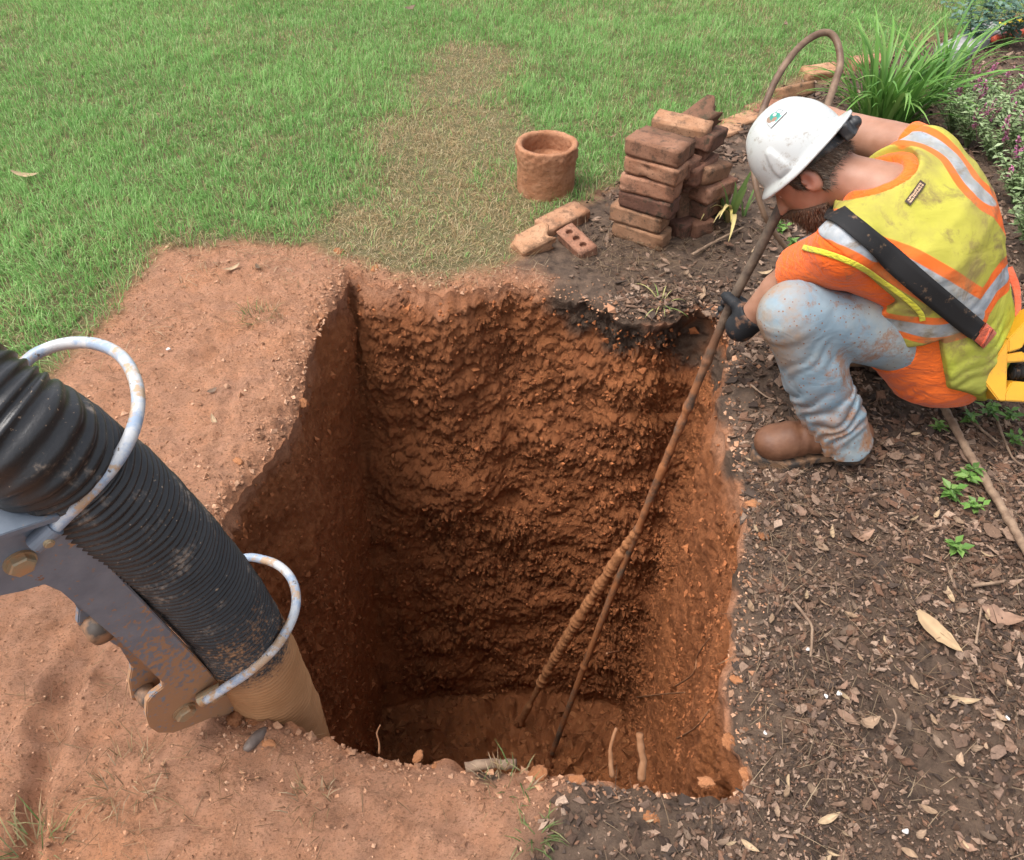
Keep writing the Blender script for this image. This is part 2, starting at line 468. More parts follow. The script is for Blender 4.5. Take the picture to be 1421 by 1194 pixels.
# floor
rings = []
bot = WP.reshape(NW, NL, 3)[-1]
fc = np.array([-.04, 1.42])
for k in range(1, NF):
    t = k / NF
    p = bot[:, :2] * (1 - t) + fc * t
    rings.append(np.column_stack([p, bot[:, 2] * max(0, 1 - t * 6) + (-DEPTH) * min(1, t * 6)]))
FP = np.concatenate(rings)
f1, f2, cr = worley(FP, 13, 95); g1, g2, cg = worley(FP, 34, 96)
FP[:, 2] += .16 * (.55 - np.clip(f1, 0, 1)) * (.2 + cr) + .06 * (.6 - np.clip(g1, 0, 1)) * cg + .09 * fbm(FP, 3, 3, 97) + .012 * fbm(FP, 30, 3, 98)
V = np.concatenate([VG, WP, FP, [[*fc, -DEPTH]]])
R_ = NGr + NW + NF - 1
# attributes
law_v = np.concatenate([law, np.zeros(len(WP) + len(FP) + 1)])
mulwall = np.tile(mul.reshape(NGr, NL)[-1], NW)
qn = fbm(WP, 6, 3, 99)
mul_v = np.concatenate([mul, mulwall * sstep(.05, .012, uu + .015 * qn), np.zeros(len(FP) + 1)])
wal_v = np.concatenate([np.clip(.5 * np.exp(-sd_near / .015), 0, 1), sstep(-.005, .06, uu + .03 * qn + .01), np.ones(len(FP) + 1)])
# dark topsoil: patches that spilled over the lip and a thin layer under the mulch
def spots(P3, L):
    m = np.full(len(P3), -1.)
    for x, y, z, r in L: m = np.maximum(m, 1 - np.sqrt((P3[:, 0] - x) ** 2 + (P3[:, 1] - y) ** 2 + (.9 * (P3[:, 2] - z)) ** 2) / r)
    return m
sl = []
for (x, y, z, r) in [(q_[0], q_[1], q_[2], q_[3] * .82) for q_ in ((805, 425, -.02, .17), (860, 450, -.06, .17), (830, 395, 0, .16), (960, 480, -.12, .16), (990, 520, -.12, .13), (930, 465, -.1, .12), 
                     (1035, 560, 0, .14), (1060, 520, 0, .16), (1035, 640, 0, .10), (1010, 490, 0, .1), (1035, 790, 0, .07), (1040, 860, 0, .06), (900, 1110, 0, .10), (960, 1125, 0, .10), (830, 1130, 0, .09), (1280, 1040, 0, .10), (1310, 900, 0, .06), (1060, 1000, 0, .07),
                     (350, 1030, 0, .025), (680, 1062, 0, .05))]:
    p = G(x, y, z); sl.append((p.x, p.y, z, r))
A3 = np.concatenate([VG, WP])
tp = sstep(.0, .45, spots(A3, sl) + .35 * fbm(A3, 14, 3, 103))
tp = np.concatenate([tp, np.zeros(len(FP) + 1)])
del A3
i, j = np.meshgrid(np.arange(R_ - 1), np.arange(NL), indexing='ij'); j2 = (j + 1) % NL
Q = np.stack([i * NL + j, i * NL + j2, (i + 1) * NL + j2, (i + 1) * NL + j], -1).reshape(-1, 4)
last = (R_ - 1) * NL
k = np.arange(NL)
TRI = np.stack([last + k, last + (k + 1) % NL, np.full(NL, len(V) - 1)], 1)
qr = np.repeat(np.arange(R_ - 1), NL)
fv = Q[:, 0]
reg = np.where(qr >= NGr - 1, 3, np.where(law_v[fv] > .5, 0, np.where(mul_v[fv] > .5, 2, 1)))
# orientation check: top faces must look up
a_, b_, c_ = V[Q[5, 0]], V[Q[5, 1]], V[Q[5, 2]]
if np.cross(b_ - a_, c_ - a_)[2] < 0: Q = Q[:, ::-1]; TRI = TRI[:, ::-1]
def part_mesh(name, faces):
    ids = np.unique(np.concatenate([f.ravel() for f in faces]))
    mp = np.full(len(V), -1, np.int64); mp[ids] = np.arange(len(ids))
    return mesh_np(name, V[ids], [mp[f] for f in faces], True, dict(mulch=mul_v[ids], lawn=law_v[ids], wall=wal_v[ids], topsoil=tp[ids]))
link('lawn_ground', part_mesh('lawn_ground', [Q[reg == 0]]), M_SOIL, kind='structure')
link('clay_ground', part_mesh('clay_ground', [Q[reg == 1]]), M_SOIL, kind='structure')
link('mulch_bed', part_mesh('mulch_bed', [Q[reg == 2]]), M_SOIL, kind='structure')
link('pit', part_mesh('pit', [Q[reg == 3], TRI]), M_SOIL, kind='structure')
PIT_V, PIT_Q = V, Q
# ------------------------------------------------------------------ vacuum hose with its steel bracket
def arc_interp(s, xs, ys): return np.interp(s, xs, ys)
HC = [D(-900, 330, 1.25), D(-520, 400, 1.02), D(-170, 510, .93), (D(8, 597, .95)), D(95, 650, 1.035), D(178, 712, 1.15), D(250, 780, 1.30), D(312, 850, 1.46), D(362, 930, 1.66), D(400, 1010, 1.86), D(425, 1085, 2.08), D(440, 1150, 2.25)]
HCs, hs = resample(spline([tuple(p) for p in HC], 400), .0019)
def pitch_phase(s): return s
HR = .0775
# corrugation: coarse rings on the bent upper part, tight rings towards the mouth
pit_ = np.interp(hs, [0, hs[-1] * .45, hs[-1] * .62, hs[-1]], [.0145, .0135, .0118, .0105])
ph = np.cumsum(np.gradient(hs) / pit_) * 2 * np.pi
segs = 64
ang = np.linspace(0, 2 * np.pi, segs, endpoint=False)
wave = np.cos(ph[:, None] + 1.0 * ang[None])
wave = np.sign(wave) * np.abs(wave) ** .7
amp = np.interp(hs, [0, hs[-1] * .5, hs[-1]], [.030, .034, .052])
jit = 1 + amp[:, None] * wave
V_, F_ = tube(HCs, HR, segs, False, jit)
hq = V_
lump = .0022 * fbm(hq, 30, 3, 130)
mudA = np.repeat(np.interp(HCs[:, 2], [-.2, .12, .20, .34, .6], [1, 1, .42, .22, .0]), segs)
mudA = np.clip(mudA + .25 * fbm(hq, 9, 3, 131) * (mudA > .05), 0, 1)
hose_root = thing('vacuum_hose', D(300, 1000, 1.6), 'black corrugated suction hose in grey steel bracket, reaching into the pit', 'hose')
cen_rep = np.repeat(HCs, segs, 0)
V_ = V_ + (V_ - cen_rep) / HR * (lump + .0022 * sstep(.55, 1., mudA) * (.5 + fbm(hq, 22, 3, 132)))[:, None]
Hm = N('hose_rubber', .42, .5)
p_ = Hm.geo()
mud = Hm.attr('mud')
na = Hm.noise(p_, 9, 5, .65); nb = Hm.noise(p_, 140, 3, .6); nc = Hm.noise(p_, 320, 2, .5)
base = Hm.mix(Hm.rng(na, .35, .7), (.010, .010, .011), (.028, .027, .027))
dust = Hm.math('MULTIPLY', Hm.rng(Hm.noise(p_, 16, 6, .7), .56, .68), Hm.rng(nb, .42, .6))
base = Hm.mix(Hm.math('MULTIPLY', dust, .75), base, (.30, .225, .165))
spk = Hm.rng(Hm.noise(p_, 170, 3, .6), .66, .71)
spk = Hm.math('MULTIPLY', spk, Hm.rng(Hm.noise(p_, 12, 3), .46, .60))
base = Hm.mix(spk, base, (.34, .24, .16))
ochre = Hm.mix(Hm.rng(na, .3, .7), (.30, .132, .045), (.40, .195, .078))
base = Hm.mix(Hm.rng(Hm.math('ADD', mud, Hm.math('MULTIPLY', Hm.math('SUBTRACT', nb, .5), .9)), .35, .62), base, ochre)
Hm.color(base)
Hm.put('Roughness', Hm.mix(mud, (.38, .38, .38), (.75, .75, .75)))
Hm.bump(Hm.noise(p_, 220, 4, .6), .25, .002)
link('hose_tube', mesh_np('hose_tube', local(V_, hose_root), F_, True, dict(mud=mudA)), Hm.m, hose_root)
# bracket plate: a flat plate in its own plane, running beside the hose
A2, B2 = np.array([40., 765.]), np.array([262., 985.])
zA, zB = 1.0, 1.53
def PL(px, py, off=0.0):                    # point of the plate's plane
    e = B2 - A2; t = ((np.array([px, py]) - A2) @ e) / (e @ e)
    return D(px, py, 1 / ((1 - t) / zA + t / zB) + off)
p0, p1, p2 = PL(40, 765), PL(262, 985), PL(300, 900)
PN = (p1 - p0).cross(p2 - p0).normalized()
if PN.dot(Vector((0, 0, CAMH)) - p0) < 0: PN = -PN
Pm = N('grey_painted_steel', .45, .5)
p_ = Pm.geo()
gx = Pm.mix(Pm.rng(Pm.noise(p_, 25, 5, .6), .35, .7), (.125, .150, .185), (.18, .205, .24))
low = Pm.rng(Pm.n('ShaderNodeSeparateXYZ', i_0=p_).outputs[2], .62, .12)
spl = Pm.math('ADD', Pm.noise(Pm.mapv(p_, (1, 1, 1)), 85, 5, .62, .4), Pm.math('MULTIPLY', low, .30))
gx = Pm.mix(Pm.rng(spl, .62, .70), gx, (.36, .195, .098))
gx = Pm.mix(Pm.rng(Pm.noise(p_, 45, 6, .7), .66, .70), gx, (.20, .085, .035))
Pm.color(gx); Pm.put('Roughness', Pm.rng(spl, .6, .72, .4, .85)); Pm.bump(Pm.noise(p_, 150, 4, .6), .2, .002)
def extr(name, outline, thick, mat, parent, bev=.0018, n=PN, holes=None):
    bm = bmesh.new()
    o_ = Vector(parent.location)
    vs_ = [bm.verts.new(p - o_) for p in outline]
    f = bm.faces.new(vs_)
    f.normal_update()
    if f.normal.dot(n) < 0: f.normal_flip()
    r = bmesh.ops.extrude_face_region(bm, geom=[f])
    ev = [g for g in r['geom'] if isinstance(g, bmesh.types.BMVert)]
    bmesh.ops.translate(bm, vec=-n * thick, verts=vs_)
    bmesh.ops.recalc_face_normals(bm, faces=bm.faces)
    bmesh.ops.bevel(bm, geom=[e for e in bm.edges if len(e.link_faces) == 2 and e.calc_face_angle(0) > .6], offset=bev, segments=2, affect='EDGES')
    bmesh.ops.triangulate(bm, faces=[g for g in bm.faces if len(g.verts) > 4])
    return link(name, bm_mesh(name, bm), mat, parent)
OUT = [(-120, 770), (0, 727), (70, 704), (88, 716), (150, 783), (215, 852), (270, 910), (314, 958), (324, 970), (327, 984), (318, 992), (290, 998), (262, 1010), (240, 1018), (220, 1018), (208, 1010), (203, 994), (204, 975), (212, 965), (226, 955), (226, 948), (205, 928), (165, 890), (120, 852), (85, 822), (62, 812), (30, 822), (0, 828), (-120, 850)]
plate = extr('bracket_plate', [PL(*q) for q in OUT], .012, Pm.m, hose_root)
# flange folded along the upper edge of the plate
fl = [PL(-120, 770), PL(0, 727), PL(74, 703), PL(80, 709), PL(2, 734), PL(-120, 778)]
b_ = extr('flange', [p + PN * .016 for p in fl], .05, Pm.m, hose_root, .001)
# rear plate
OUT2 = [(80, 800), (180, 860), (240, 935), (300, 975), (280, 990), (225, 1005), (200, 1000), (196, 975), (200, 955), (185, 930), (160, 915), (138, 912), (126, 898), (128, 880), (110, 850), (70, 825)]
extr('rear_plate', [PL(x, y) - PN * .045 for x, y in OUT2], .012, Pm.m, hose_root)
def bolt(c, r, mat, name='bolt', n=PN):
    n = n.normalized(); t1 = n.orthogonal().normalized(); t2 = n.cross(t1)
    bm = bmesh.new(); o_ = Vector(hose_root.location)
    def ringv(k, rad, h, ph=0): return [bm.verts.new(c - o_ + (t1 * math.cos(ph + 2 * math.pi * i / k) + t2 * math.sin(ph + 2 * math.pi * i / k)) * rad + n * h) for i in range(k)]
    w0, w1 = ringv(24, r * 1.15, -.001), ringv(24, r * 1.15, .003)
    for i in range(24): bm.faces.new([w0[i], w0[(i + 1) % 24], w1[(i + 1) % 24], w1[i]])
    bm.faces.new(w1)
    a, b, d = ringv(6, r, .003, .3), ringv(6, r, r * .62, .3), ringv(6, r * .86, r * .74, .3)
    for q0, q1 in ((a, b), (b, d)):
        for i in range(6): bm.faces.new([q0[i], q0[(i + 1) % 6], q1[(i + 1) % 6], q1[i]])
    bm.faces.new(d)
    bmesh.ops.recalc_face_normals(bm, faces=bm.faces)
    return link(name, bm_mesh(name, bm), mat, hose_root)
Bm = N('zinc_bolt', .45, .5)
p_ = Bm.geo(); Bm.color(Bm.mix(Bm.rng(Bm.noise(p_, 60, 5), .4, .6), (.33, .27, .17), (.42, .25, .13))); Bm.put('Metallic', .35); Bm.bump(Bm.noise(p_, 250, 3), .3, .001)
bolt(PL(27, 779) + PN * .001, .0165, Bm.m); bolt(PL(255, 986) + PN * .001, .0185, Bm.m)
# rod hoops round the hose
Rm = N('worn_blue_rod', .4, .5)
p_ = Rm.geo(); nr = Rm.noise(p_, 22, 6, .7)
rc = Rm.mix(Rm.rng(nr, .44, .54), (.28, .35, .45), (.50, .50, .50))
rc = Rm.mix(Rm.rng(Rm.noise(p_, 30, 6, .7), .53, .60), rc, (.44, .30, .19))
rc = Rm.mix(Rm.rng(Rm.noise(p_, 70, 4, .7), .64, .68), rc, (.10, .07, .05))
Rm.color(rc); Rm.bump(Rm.noise(p_, 140, 3), .25, .0015)
def pathD(L): return np.array([tuple(D(*q)) for q in L])
h1 = pathD([(58, 752, .985), (85, 722, .985), (120, 688, .985), (160, 642, 1.0), (184, 598, 1.03), (192, 555, 1.07), (184, 518, 1.11), (165, 492, 1.14), (135, 478, 1.17), (100, 476, 1.19), (66, 484, 1.19), (35, 503, 1.185), (0, 550, 1.17), (-25, 630, 1.16)])
h2 = pathD([(285, 972, 1.505), (315, 953, 1.495), (352, 927, 1.48), (385, 895, 1.49), (406, 858, 1.53), (411, 828, 1.57), (404, 803, 1.62), (388, 786, 1.66), (366, 777, 1.68), (338, 775, 1.69), (300, 795, 1.68), (262, 840, 1.66)])
for h in (h1, h2):
    P_, s_ = resample(spline(h, 120), .006)
    q = 1 + .03 * fbm(np.repeat(P_, 14, 0), 60, 2, 140).reshape(-1, 14)
    V_, F_ = tube(P_, .0088, 14, True, q)
    rod = link('hoop', mesh_np('hoop', local(V_, hose_root), F_, True), Rm.m, hose_root)
for a, b, r in (((48, 757, .985), (76, 731, .985), .0125), ((277, 972, 1.512), (309, 956, 1.512), .0135)):
    P_ = np.array([tuple(D(*a)), tuple(D(*b))])
    P_ = np.array([P_[0] + (P_[1] - P_[0]) * t for t in np.linspace(0, 1, 8)])
    V_, F_ = tube(P_, r, 20, True)
    sk = link('hoop_socket', mesh_np('hoop_socket', local(V_, hose_root), F_, False), Pm.m if r < .013 else Bm.m, hose_root)
    bolt(Vector(P_.mean(0)) + PN * r * .93, .0055, Bm.m, 'set_screw')
# rubber rollers between the plates
Dm = N('dark_rubber', .6, .4); p_ = Dm.geo(); Dm.color(Dm.mix(Dm.rng(Dm.noise(p_, 40, 5), .4, .58), (.06, .045, .035), (.26, .14, .075)))
for (x, y, r) in ((150, 893, .021), (216, 985, .018)):
    c0 = PL(x, y) - PN * .012; c1 = PL(x, y) - PN * .07
    P_ = np.array([tuple(c0 + (c1 - c0) * t) for t in np.linspace(0, 1, 6)])
    V_, F_ = tube(P_, r * np.array([.8, 1, 1, 1, 1, .8]), 28, True)
    link('roller', mesh_np('roller', local(V_, hose_root), F_, True), Dm.m, hose_root)

# ------------------------------------------------------------------ poles in the pit
Wm = N('dirty_pole', .7, .3)
p_ = Wm.geo(); nw = Wm.noise(p_, 14, 5, .65)
wc = Wm.mix(Wm.rng(nw, .42, .6), (.066, .047, .035), (.145, .104, .073))
dn = Wm.rng(Wm.n('ShaderNodeSeparateXYZ', i_0=p_).outputs[2], .3, -.1)
wc = Wm.mix(Wm.math('MULTIPLY', dn, Wm.rng(Wm.noise(p_, 11, 6, .75), .36, .54)), wc, (.33, .128, .05))
Wm.color(wc); Wm.bump(Wm.noise(p_, 120, 5, .6), .4, .004)
POLE_TOP, HAND = D(1089, 277, 2.06), D(1010, 432, 2.25)
pole_pts = [tuple(D(1118, 222, 2.075)), tuple(D(1105, 250, 2.06)), tuple(POLE_TOP), tuple(D(1052, 350, 2.14)), tuple(HAND)]
PB = G(766, 1046, -2.2)
for t in (.12, .28, .42, .55, .7, .85, 1.0):
    p = HAND.lerp(PB, t); pole_pts.append((p.x - .012 * math.sin(t * 3.1), p.y, p.z))
P_, s_ = resample(spline(pole_pts, 200), .006)
rp = .0128 + .0012 * fbm(P_, 12, 3, 150)
for sk_ in (.62, 1.35, 1.38, 2.2): rp = rp + .004 * np.exp(-((s_ - sk_) / .012) ** 2)
lower = sstep(.45, .6, s_) * sstep(1.35, 1.2, s_) * .6
jn = fbm(np.repeat(P_, 14, 0), 35, 4, 151).reshape(-1, 14)
V_, F_ = tube(P_, rp, 14, True, 1 + (.06 + .45 * lower[:, None]) * np.clip(jn, -.2, 1))
link('probe_pole', mesh_np('probe_pole', V_, F_, True), Wm.m, label='long brown jointed pole held in the black glove, running down to the pit floor', cat='pole')
Cm = N('clay_coat', .8, .3); p_ = Cm.geo()
Cm.color(Cm.mix(Cm.rng(Cm.noise(p_, 30, 5), .3, .7), (.27, .105, .040), (.42, .185, .078))); Cm.bump(Cm.noise(p_, 90, 6, .7), .6, .01)
J = HAND.lerp(PB, .36) + Vector((-.012, 0, 0)); E2 = G(722, 1004, -2.2)
pp = [tuple(J.lerp(E2, t) + Vector((-.02 * math.sin(t * 3.1), 0, 0))) for t in np.linspace(0, 1, 8)]
P_, s_ = resample(spline(pp, 150), .005)
tt = s_ / s_[-1]
f1_, f2_, c_ = worley(np.repeat(P_, 18, 0), 55, 152)
jn = fbm(np.repeat(P_, 18, 0), 28, 4, 153).reshape(-1, 18) * .55 + (.45 - f1_.reshape(-1, 18)) * .35
V_, F_ = tube(P_, np.interp(tt, [0, .1, .35, .75, .8, 1], [.013, .018, .022, .020, .013, .017]), 18, True, 1 + jn)
link('clay_caked_pole', mesh_np('clay_caked_pole', V_, F_, True), Cm.m, label='thick pole caked in wet clay, leaning against the thinner pole in the pit', cat='pole')

# ------------------------------------------------------------------ clay pipe collar on the lawn
pc = onground(757, 262)
Tm = N('clay_collar', .85, .25); p_ = Tm.geo()
tc = Tm.mix(Tm.rng(Tm.noise(p_, 12, 6, .7), .38, .62), (.29, .125, .06), (.40, .20, .11))
tc = Tm.mix(Tm.rng(Tm.noise(p_, 60, 4, .7), .58, .7), tc, (.20, .09, .05))
Tm.color(tc); Tm.bump(Tm.noise(p_, 75, 6, .7), .6, .008)
nz, ns = 60, 120
prof = [(.113 , z) for z in np.linspace(-.03, .185, 40)] + [(.110, .190), (.103, .191), (.096, .187)] + [(.095, z) for z in np.linspace(.178, .12, 14)] + [(r, .112 + .008 * math.sin(r * 80)) for r in np.linspace(.09, .003, 14)]
a = np.linspace(0, 2 * np.pi, ns, endpoint=False)
V_ = np.array([[r * math.cos(t) + pc.x, r * math.sin(t) + pc.y, z + pc.z] for r, z in prof for t in a])
rad_ = np.repeat([r for r, z in prof], ns); zz_ = np.repeat([z for r, z in prof], ns)
f1_, _, c_ = worley(V_, 45, 160)
upper = sstep(.10, .15, zz_ + .02 * fbm(V_, 20, 3, 161))
dsp = .0032 * fbm(V_, 45, 4, 162, .65) + upper * (rad_ > .1) * (.005 + .014 * (.6 - f1_) * c_) + (rad_ < .094) * .02 * (.5 - f1_) * c_
dirn = np.stack([V_[:, 0] - pc.x, V_[:, 1] - pc.y, 0 * rad_], 1) / rad_[:, None]
inn = (np.arange(len(V_)) // ns) >= 57
V_ = V_ + dirn * np.where(inn, 0, dsp)[:, None]; V_[:, 2] += np.where(inn, dsp, 0) + .004 * (np.abs(zz_ - .188) < .008) * fbm(V_, 25, 3, 163)
m_ = len(prof); i, j = np.meshgrid(np.arange(m_ - 1), np.arange(ns), indexing='ij'); j2 = (j + 1) % ns
Q_ = np.stack([i * ns + j, i * ns + j2, (i + 1) * ns + j2, (i + 1) * ns + j], -1).reshape(-1, 4)
link('pipe_collar', mesh_np('pipe_collar', V_, Q_, True), Tm.m, label='short clay-coated pipe section standing upright on the lawn', cat='pipe')

# ------------------------------------------------------------------ bricks
def brick_mesh(name, size=(.2, .09, .06), seed=0, chip=0., holes=False, broken=False, cracked=False):
    bm = bmesh.new()
    bmesh.ops.create_cube(bm, size=1)
    for v in bm.verts: v.co = Vector((v.co.x * size[0], v.co.y * size[1], v.co.z * size[2]))
    bmesh.ops.bevel(bm, geom=list(bm.edges), offset=.0028, segments=2, affect='EDGES')
    bmesh.ops.subdivide_edges(bm, edges=[e for e in bm.edges if e.calc_length() > .03], cuts=6, use_grid_fill=True)
    bmesh.ops.triangulate(bm, faces=[f for f in bm.faces if len(f.verts) > 4])
    co = np.array([v.co[:] for v in bm.verts]) + seed * 3.7
    d = .0026 * fbm(co, 35, 3, 200 + seed) + .0022 * fbm(co, 120, 2, 201 + seed)
    bm.normal_update()
    for v, k in zip(bm.verts, d): v.co += v.normal * float(k)
    if chip:
        rs = random.Random(seed)
        for _ in range(int(3 + chip * 4)):
            c = Vector((rs.choice((-1, 1)) * size[0] / 2, rs.choice((-1, 1)) * size[1] / 2, rs.uniform(-1, 1) * size[2] / 2))
            r = rs.uniform(.012, .03) * chip
            for v in bm.verts:
                q = (v.co - c).length
                if q < r: v.co += (-v.co).normalized() * (r - q) * .6
    if broken:
        for v in bm.verts:
            lim = size[0] * .12 + .018 * math.sin(v.co.y * 70 + seed) + .012 * math.sin(v.co.z * 120 + seed * 2)
            if v.co.x > lim: v.co.x = lim + (v.co.x - lim) * .08
    if cracked:
        for v in bm.verts:
            x0 = -.025 + .006 * math.sin(v.co.z * 160)
            q = abs(v.co.x - x0)
            if q < .012 and v.co.y < -.02: v.co.y += .022 * (1 - q / .012) * (1.3 - v.co.z / size[2])
    me = bm_mesh(name, bm, True)
    if holes:
        o = bpy.data.objects.new('tmp', me); COL.objects.link(o)
        for x in (-.055, 0., .055):
            b2 = bmesh.new(); bmesh.ops.create_cone(b2, cap_ends=True, segments=20, radius1=.016, radius2=.016, depth=.05)
            cm = bpy.data.meshes.new('cut'); b2.to_mesh(cm); b2.free()
            oc = bpy.data.objects.new('cut', cm); COL.objects.link(oc); oc.location = (x, 0, size[2] / 2 + .005)
            md = o.modifiers.new('b', 'BOOLEAN'); md.object = oc; md.operation = 'DIFFERENCE'; md.solver = 'EXACT'
        dg = bpy.context.evaluated_depsgraph_get(); dg.update()
        me2 = bpy.data.meshes.new_from_object(o.evaluated_get(dg))
        for ob in [q for q in COL.objects if q.name.startswith('cut') or q == o]: bpy.data.objects.remove(ob)
        me = me2; me.name = name
    return me
def brick_mat(name, c1, c2, c3, dirt=.5):
    m = N(name, .88, .2); p = m.coord('Object'); r = m.n('ShaderNodeObjectInfo').outputs['Random']
    v = m.n('ShaderNodeVectorMath', operation='ADD', i_0=p, i_1=r).outputs[0]
    v = m.n('ShaderNodeVectorMath', operation='ADD', i_0=p); m.t.links.new(r, v.inputs[1]); v = v.outputs[0]
    c = m.mix(m.rng(m.noise(v, 14, 5, .65), .35, .65), c1, c2)
    c = m.mix(m.rng(m.noise(v, 26, 6, .72), .50 + .1 * (1 - dirt), .62 + .1 * (1 - dirt)), c, c3)
    c = m.mix(m.rng(m.noise(v, 150, 3, .6), .60, .70), c, (.10, .06, .04))
    h = m.n('ShaderNodeHueSaturation'); m.set(h, 'Color', c); m.set(h, 'Value', m.rng(r, 0, 1, .82, 1.18)); m.set(h, 'Hue', m.rng(r, 0, 1, .492, .508))
    m.color(h.outputs[0]); m.bump(m.noise(p, 90, 6, .68), .5, .006)
    return m.m
B_OR = brick_mat('orange_brick', (.29, .135, .075), (.38, .205, .125), (.17, .09, .055), .85)
B_BR = brick_mat('brown_brick', (.20, .096, .055), (.28, .145, .088), (.11, .065, .042), .85)
B_DK = brick_mat('dark_brick', (.12, .062, .040), (.20, .10, .062), (.065, .048, .03), .9)
BR = [brick_mesh('brick', seed=s, chip=.5) for s in range(5)]
BRK = brick_mesh('broken_brick', seed=6, chip=1., broken=True)
BRH = brick_mesh('cored_brick', seed=7, chip=.5, holes=True)
BRC = brick_mesh('cracked_brick', seed=8, chip=.4, cracked=True)
def brick(me, loc, rot, mat, label, group, name='brick', sc=1):
    m2 = me if (not me.materials or me.materials[0] == mat) else me.copy()
    if not m2.materials: m2.materials.append(mat)
    elif m2.materials[0] != mat: m2.materials[0] = mat
    o = link(name, m2, None, None, loc, label, 'brick', group)
    o.rotation_euler = [math.radians(a) for a in rot]; o.scale = (sc, sc, sc)
    return o
bs = onground(890, 331); bs.z -= .004
ord_ = ['lowest', 'second lowest', 'third from the bottom', 'fourth from the bottom', 'cracked pale', 'topmost']
lbl = ['brown brick at the very bottom of the neat front stack', 'brown brick second from the bottom of the neat front stack', 'dark stained brick third from the bottom of the front stack',
       'orange brick third from the top of the front stack', 'pale orange brick with a crack, second from top of front stack', 'brown brick on the very top of the neat front stack']
GS = 'bricks in the neat front stack'
ux = Vector((math.cos(math.radians(-33)), math.sin(math.radians(-33)), 0))
for k, (dx, rz, me, mt) in enumerate(((.0, -34, BR[0], B_BR), (-.017, -32, BR[1], B_BR), (.012, -33, BR[2], B_DK), (.012, -31, BR[3], B_OR), (.022, -34, BRC, B_OR), (.018, -32, BR[4], B_BR))):
    brick(me, bs + ux * dx + Vector((0, 0, .031 + .0635 * k)), (0.4 * (-1) ** k, .6 * (-1) ** (k // 2), rz), mt, lbl[k], GS)
# jumbled second row behind the stack: (px, py, height of its centre, rotation, mesh, material, label)
GJ = 'jumbled bricks behind the front stack'
uy = Vector((math.sin(math.radians(33)), math.cos(math.radians(33)), 0))
def back(a, b, z): return bs + ux * (a * .60) + uy * b + Vector((0, 0, z * .93))
JB = [
 (back(.075, .13, .03), (0, 0, -48), BR[1], B_DK, 'dark brick on the ground right behind the front stack base'),
 (back(.16, .19, .03), (0, 0, -62), BR[2], B_BR, 'brown brick lying on mulch beside the yellowing strap leaves'),
 (back(.06, .12, .10), (4, 78, -40), BR[3], B_DK, 'dark mortar-caked brick set on end behind the front stack'),
 (back(.13, .17, .105), (-5, 80, -70), BR[0], B_DK, 'dirty brick standing on end at the right of the jumble'),
 (back(.085, .14, .235), (2, 3, 48), BR[4], B_BR, 'brick end showing just right of the front stack, mid height'),
 (back(.16, .19, .24), (-3, 4, 57), BR[1], B_BR, 'brown brick pointing at the viewer in the jumbled row'),
 (back(.21, .24, .22), (6, 14, 52), BR[2], B_BR, 'leaning brown brick near the right end of the jumble'),
 (back(.245, .25, .15), (5, 8, 48), BR[3], B_OR, 'orange brick at mid height, right end of the jumble'),
 (back(.235, .25, .085), (0, 4, 52), BR[0], B_DK, 'dark brick low at the far right of the jumble'),
 (back(-.005, .10, .345), (0, 0, -38), BR[4], B_DK, 'dark mossy brick lying just behind the top of the front stack'),
 (back(.02, .21, .37), (3, 2, -25), BR[2], B_OR, 'flat orange brick on top of the back row'),
 (back(.15, .27, .33), (6, 12, 62), BR[0], B_DK, 'dark weathered brick high on the right of the jumble'),
 (back(.03, .13, .275), (0, 0, -40), BR[1], B_BR, 'brown brick under the dark mossy one behind the stack'),
 (back(.02, .15, .21), (0, 0, -35), BR[3], B_DK, 'dark brick third down in the column behind the stack'),
 (back(.03, .22, .30), (0, 0, -30), BR[4], B_BR, 'brown brick supporting the flat orange one at the back'),
 (back(.04, .24, .235), (0, 0, -28), BR[0], B_DK, 'dark brick low in the rear column of the jumble'),
 (back(.06, .26, .17), (0, 0, -33), BR[1], B_DK, 'dark brick in the middle of the rear brick column'),
 (back(.07, .27, .10), (0, 0, -30), BR[2], B_BR, 'brown brick near the bottom of the rear column'),
 (back(.08, .28, .035), (0, 0, -30), BR[3], B_BR, 'brown brick at the bottom of the rear column on the lawn edge'),
]
for loc, rot, me, mt, lb in JB: brick(me, loc, rot, mt, lb, GJ)
brick(BRK, back(.10, .30, .40), (25, -30, 20), B_DK, 'broken brick chunk perched highest on the brick jumble', GJ, 'broken_brick')
# fallen bricks by the lip
GF = 'loose bricks at the pit edge'
b1 = onground(737, 345); brick(BRK, b1 + Vector((.03, .02, .024)), (12, -10, 32), B_OR, 'loose pale brick tipped at the pit edge, nearest the pipe collar', GF)
b2 = onground(800, 345); brick(BRH, b2 + Vector((0, 0, .022)), (14, 6, -58), B_OR, 'loose cored brick with a round hole by the pit edge', GF, 'cored_brick', .78)
b3 = onground(780, 312); brick(BR[0], b3 + Vector((0, 0, .012)), (4, -4, 40), B_OR, 'loose flat brick half sunk behind the other two at the lip', GF)
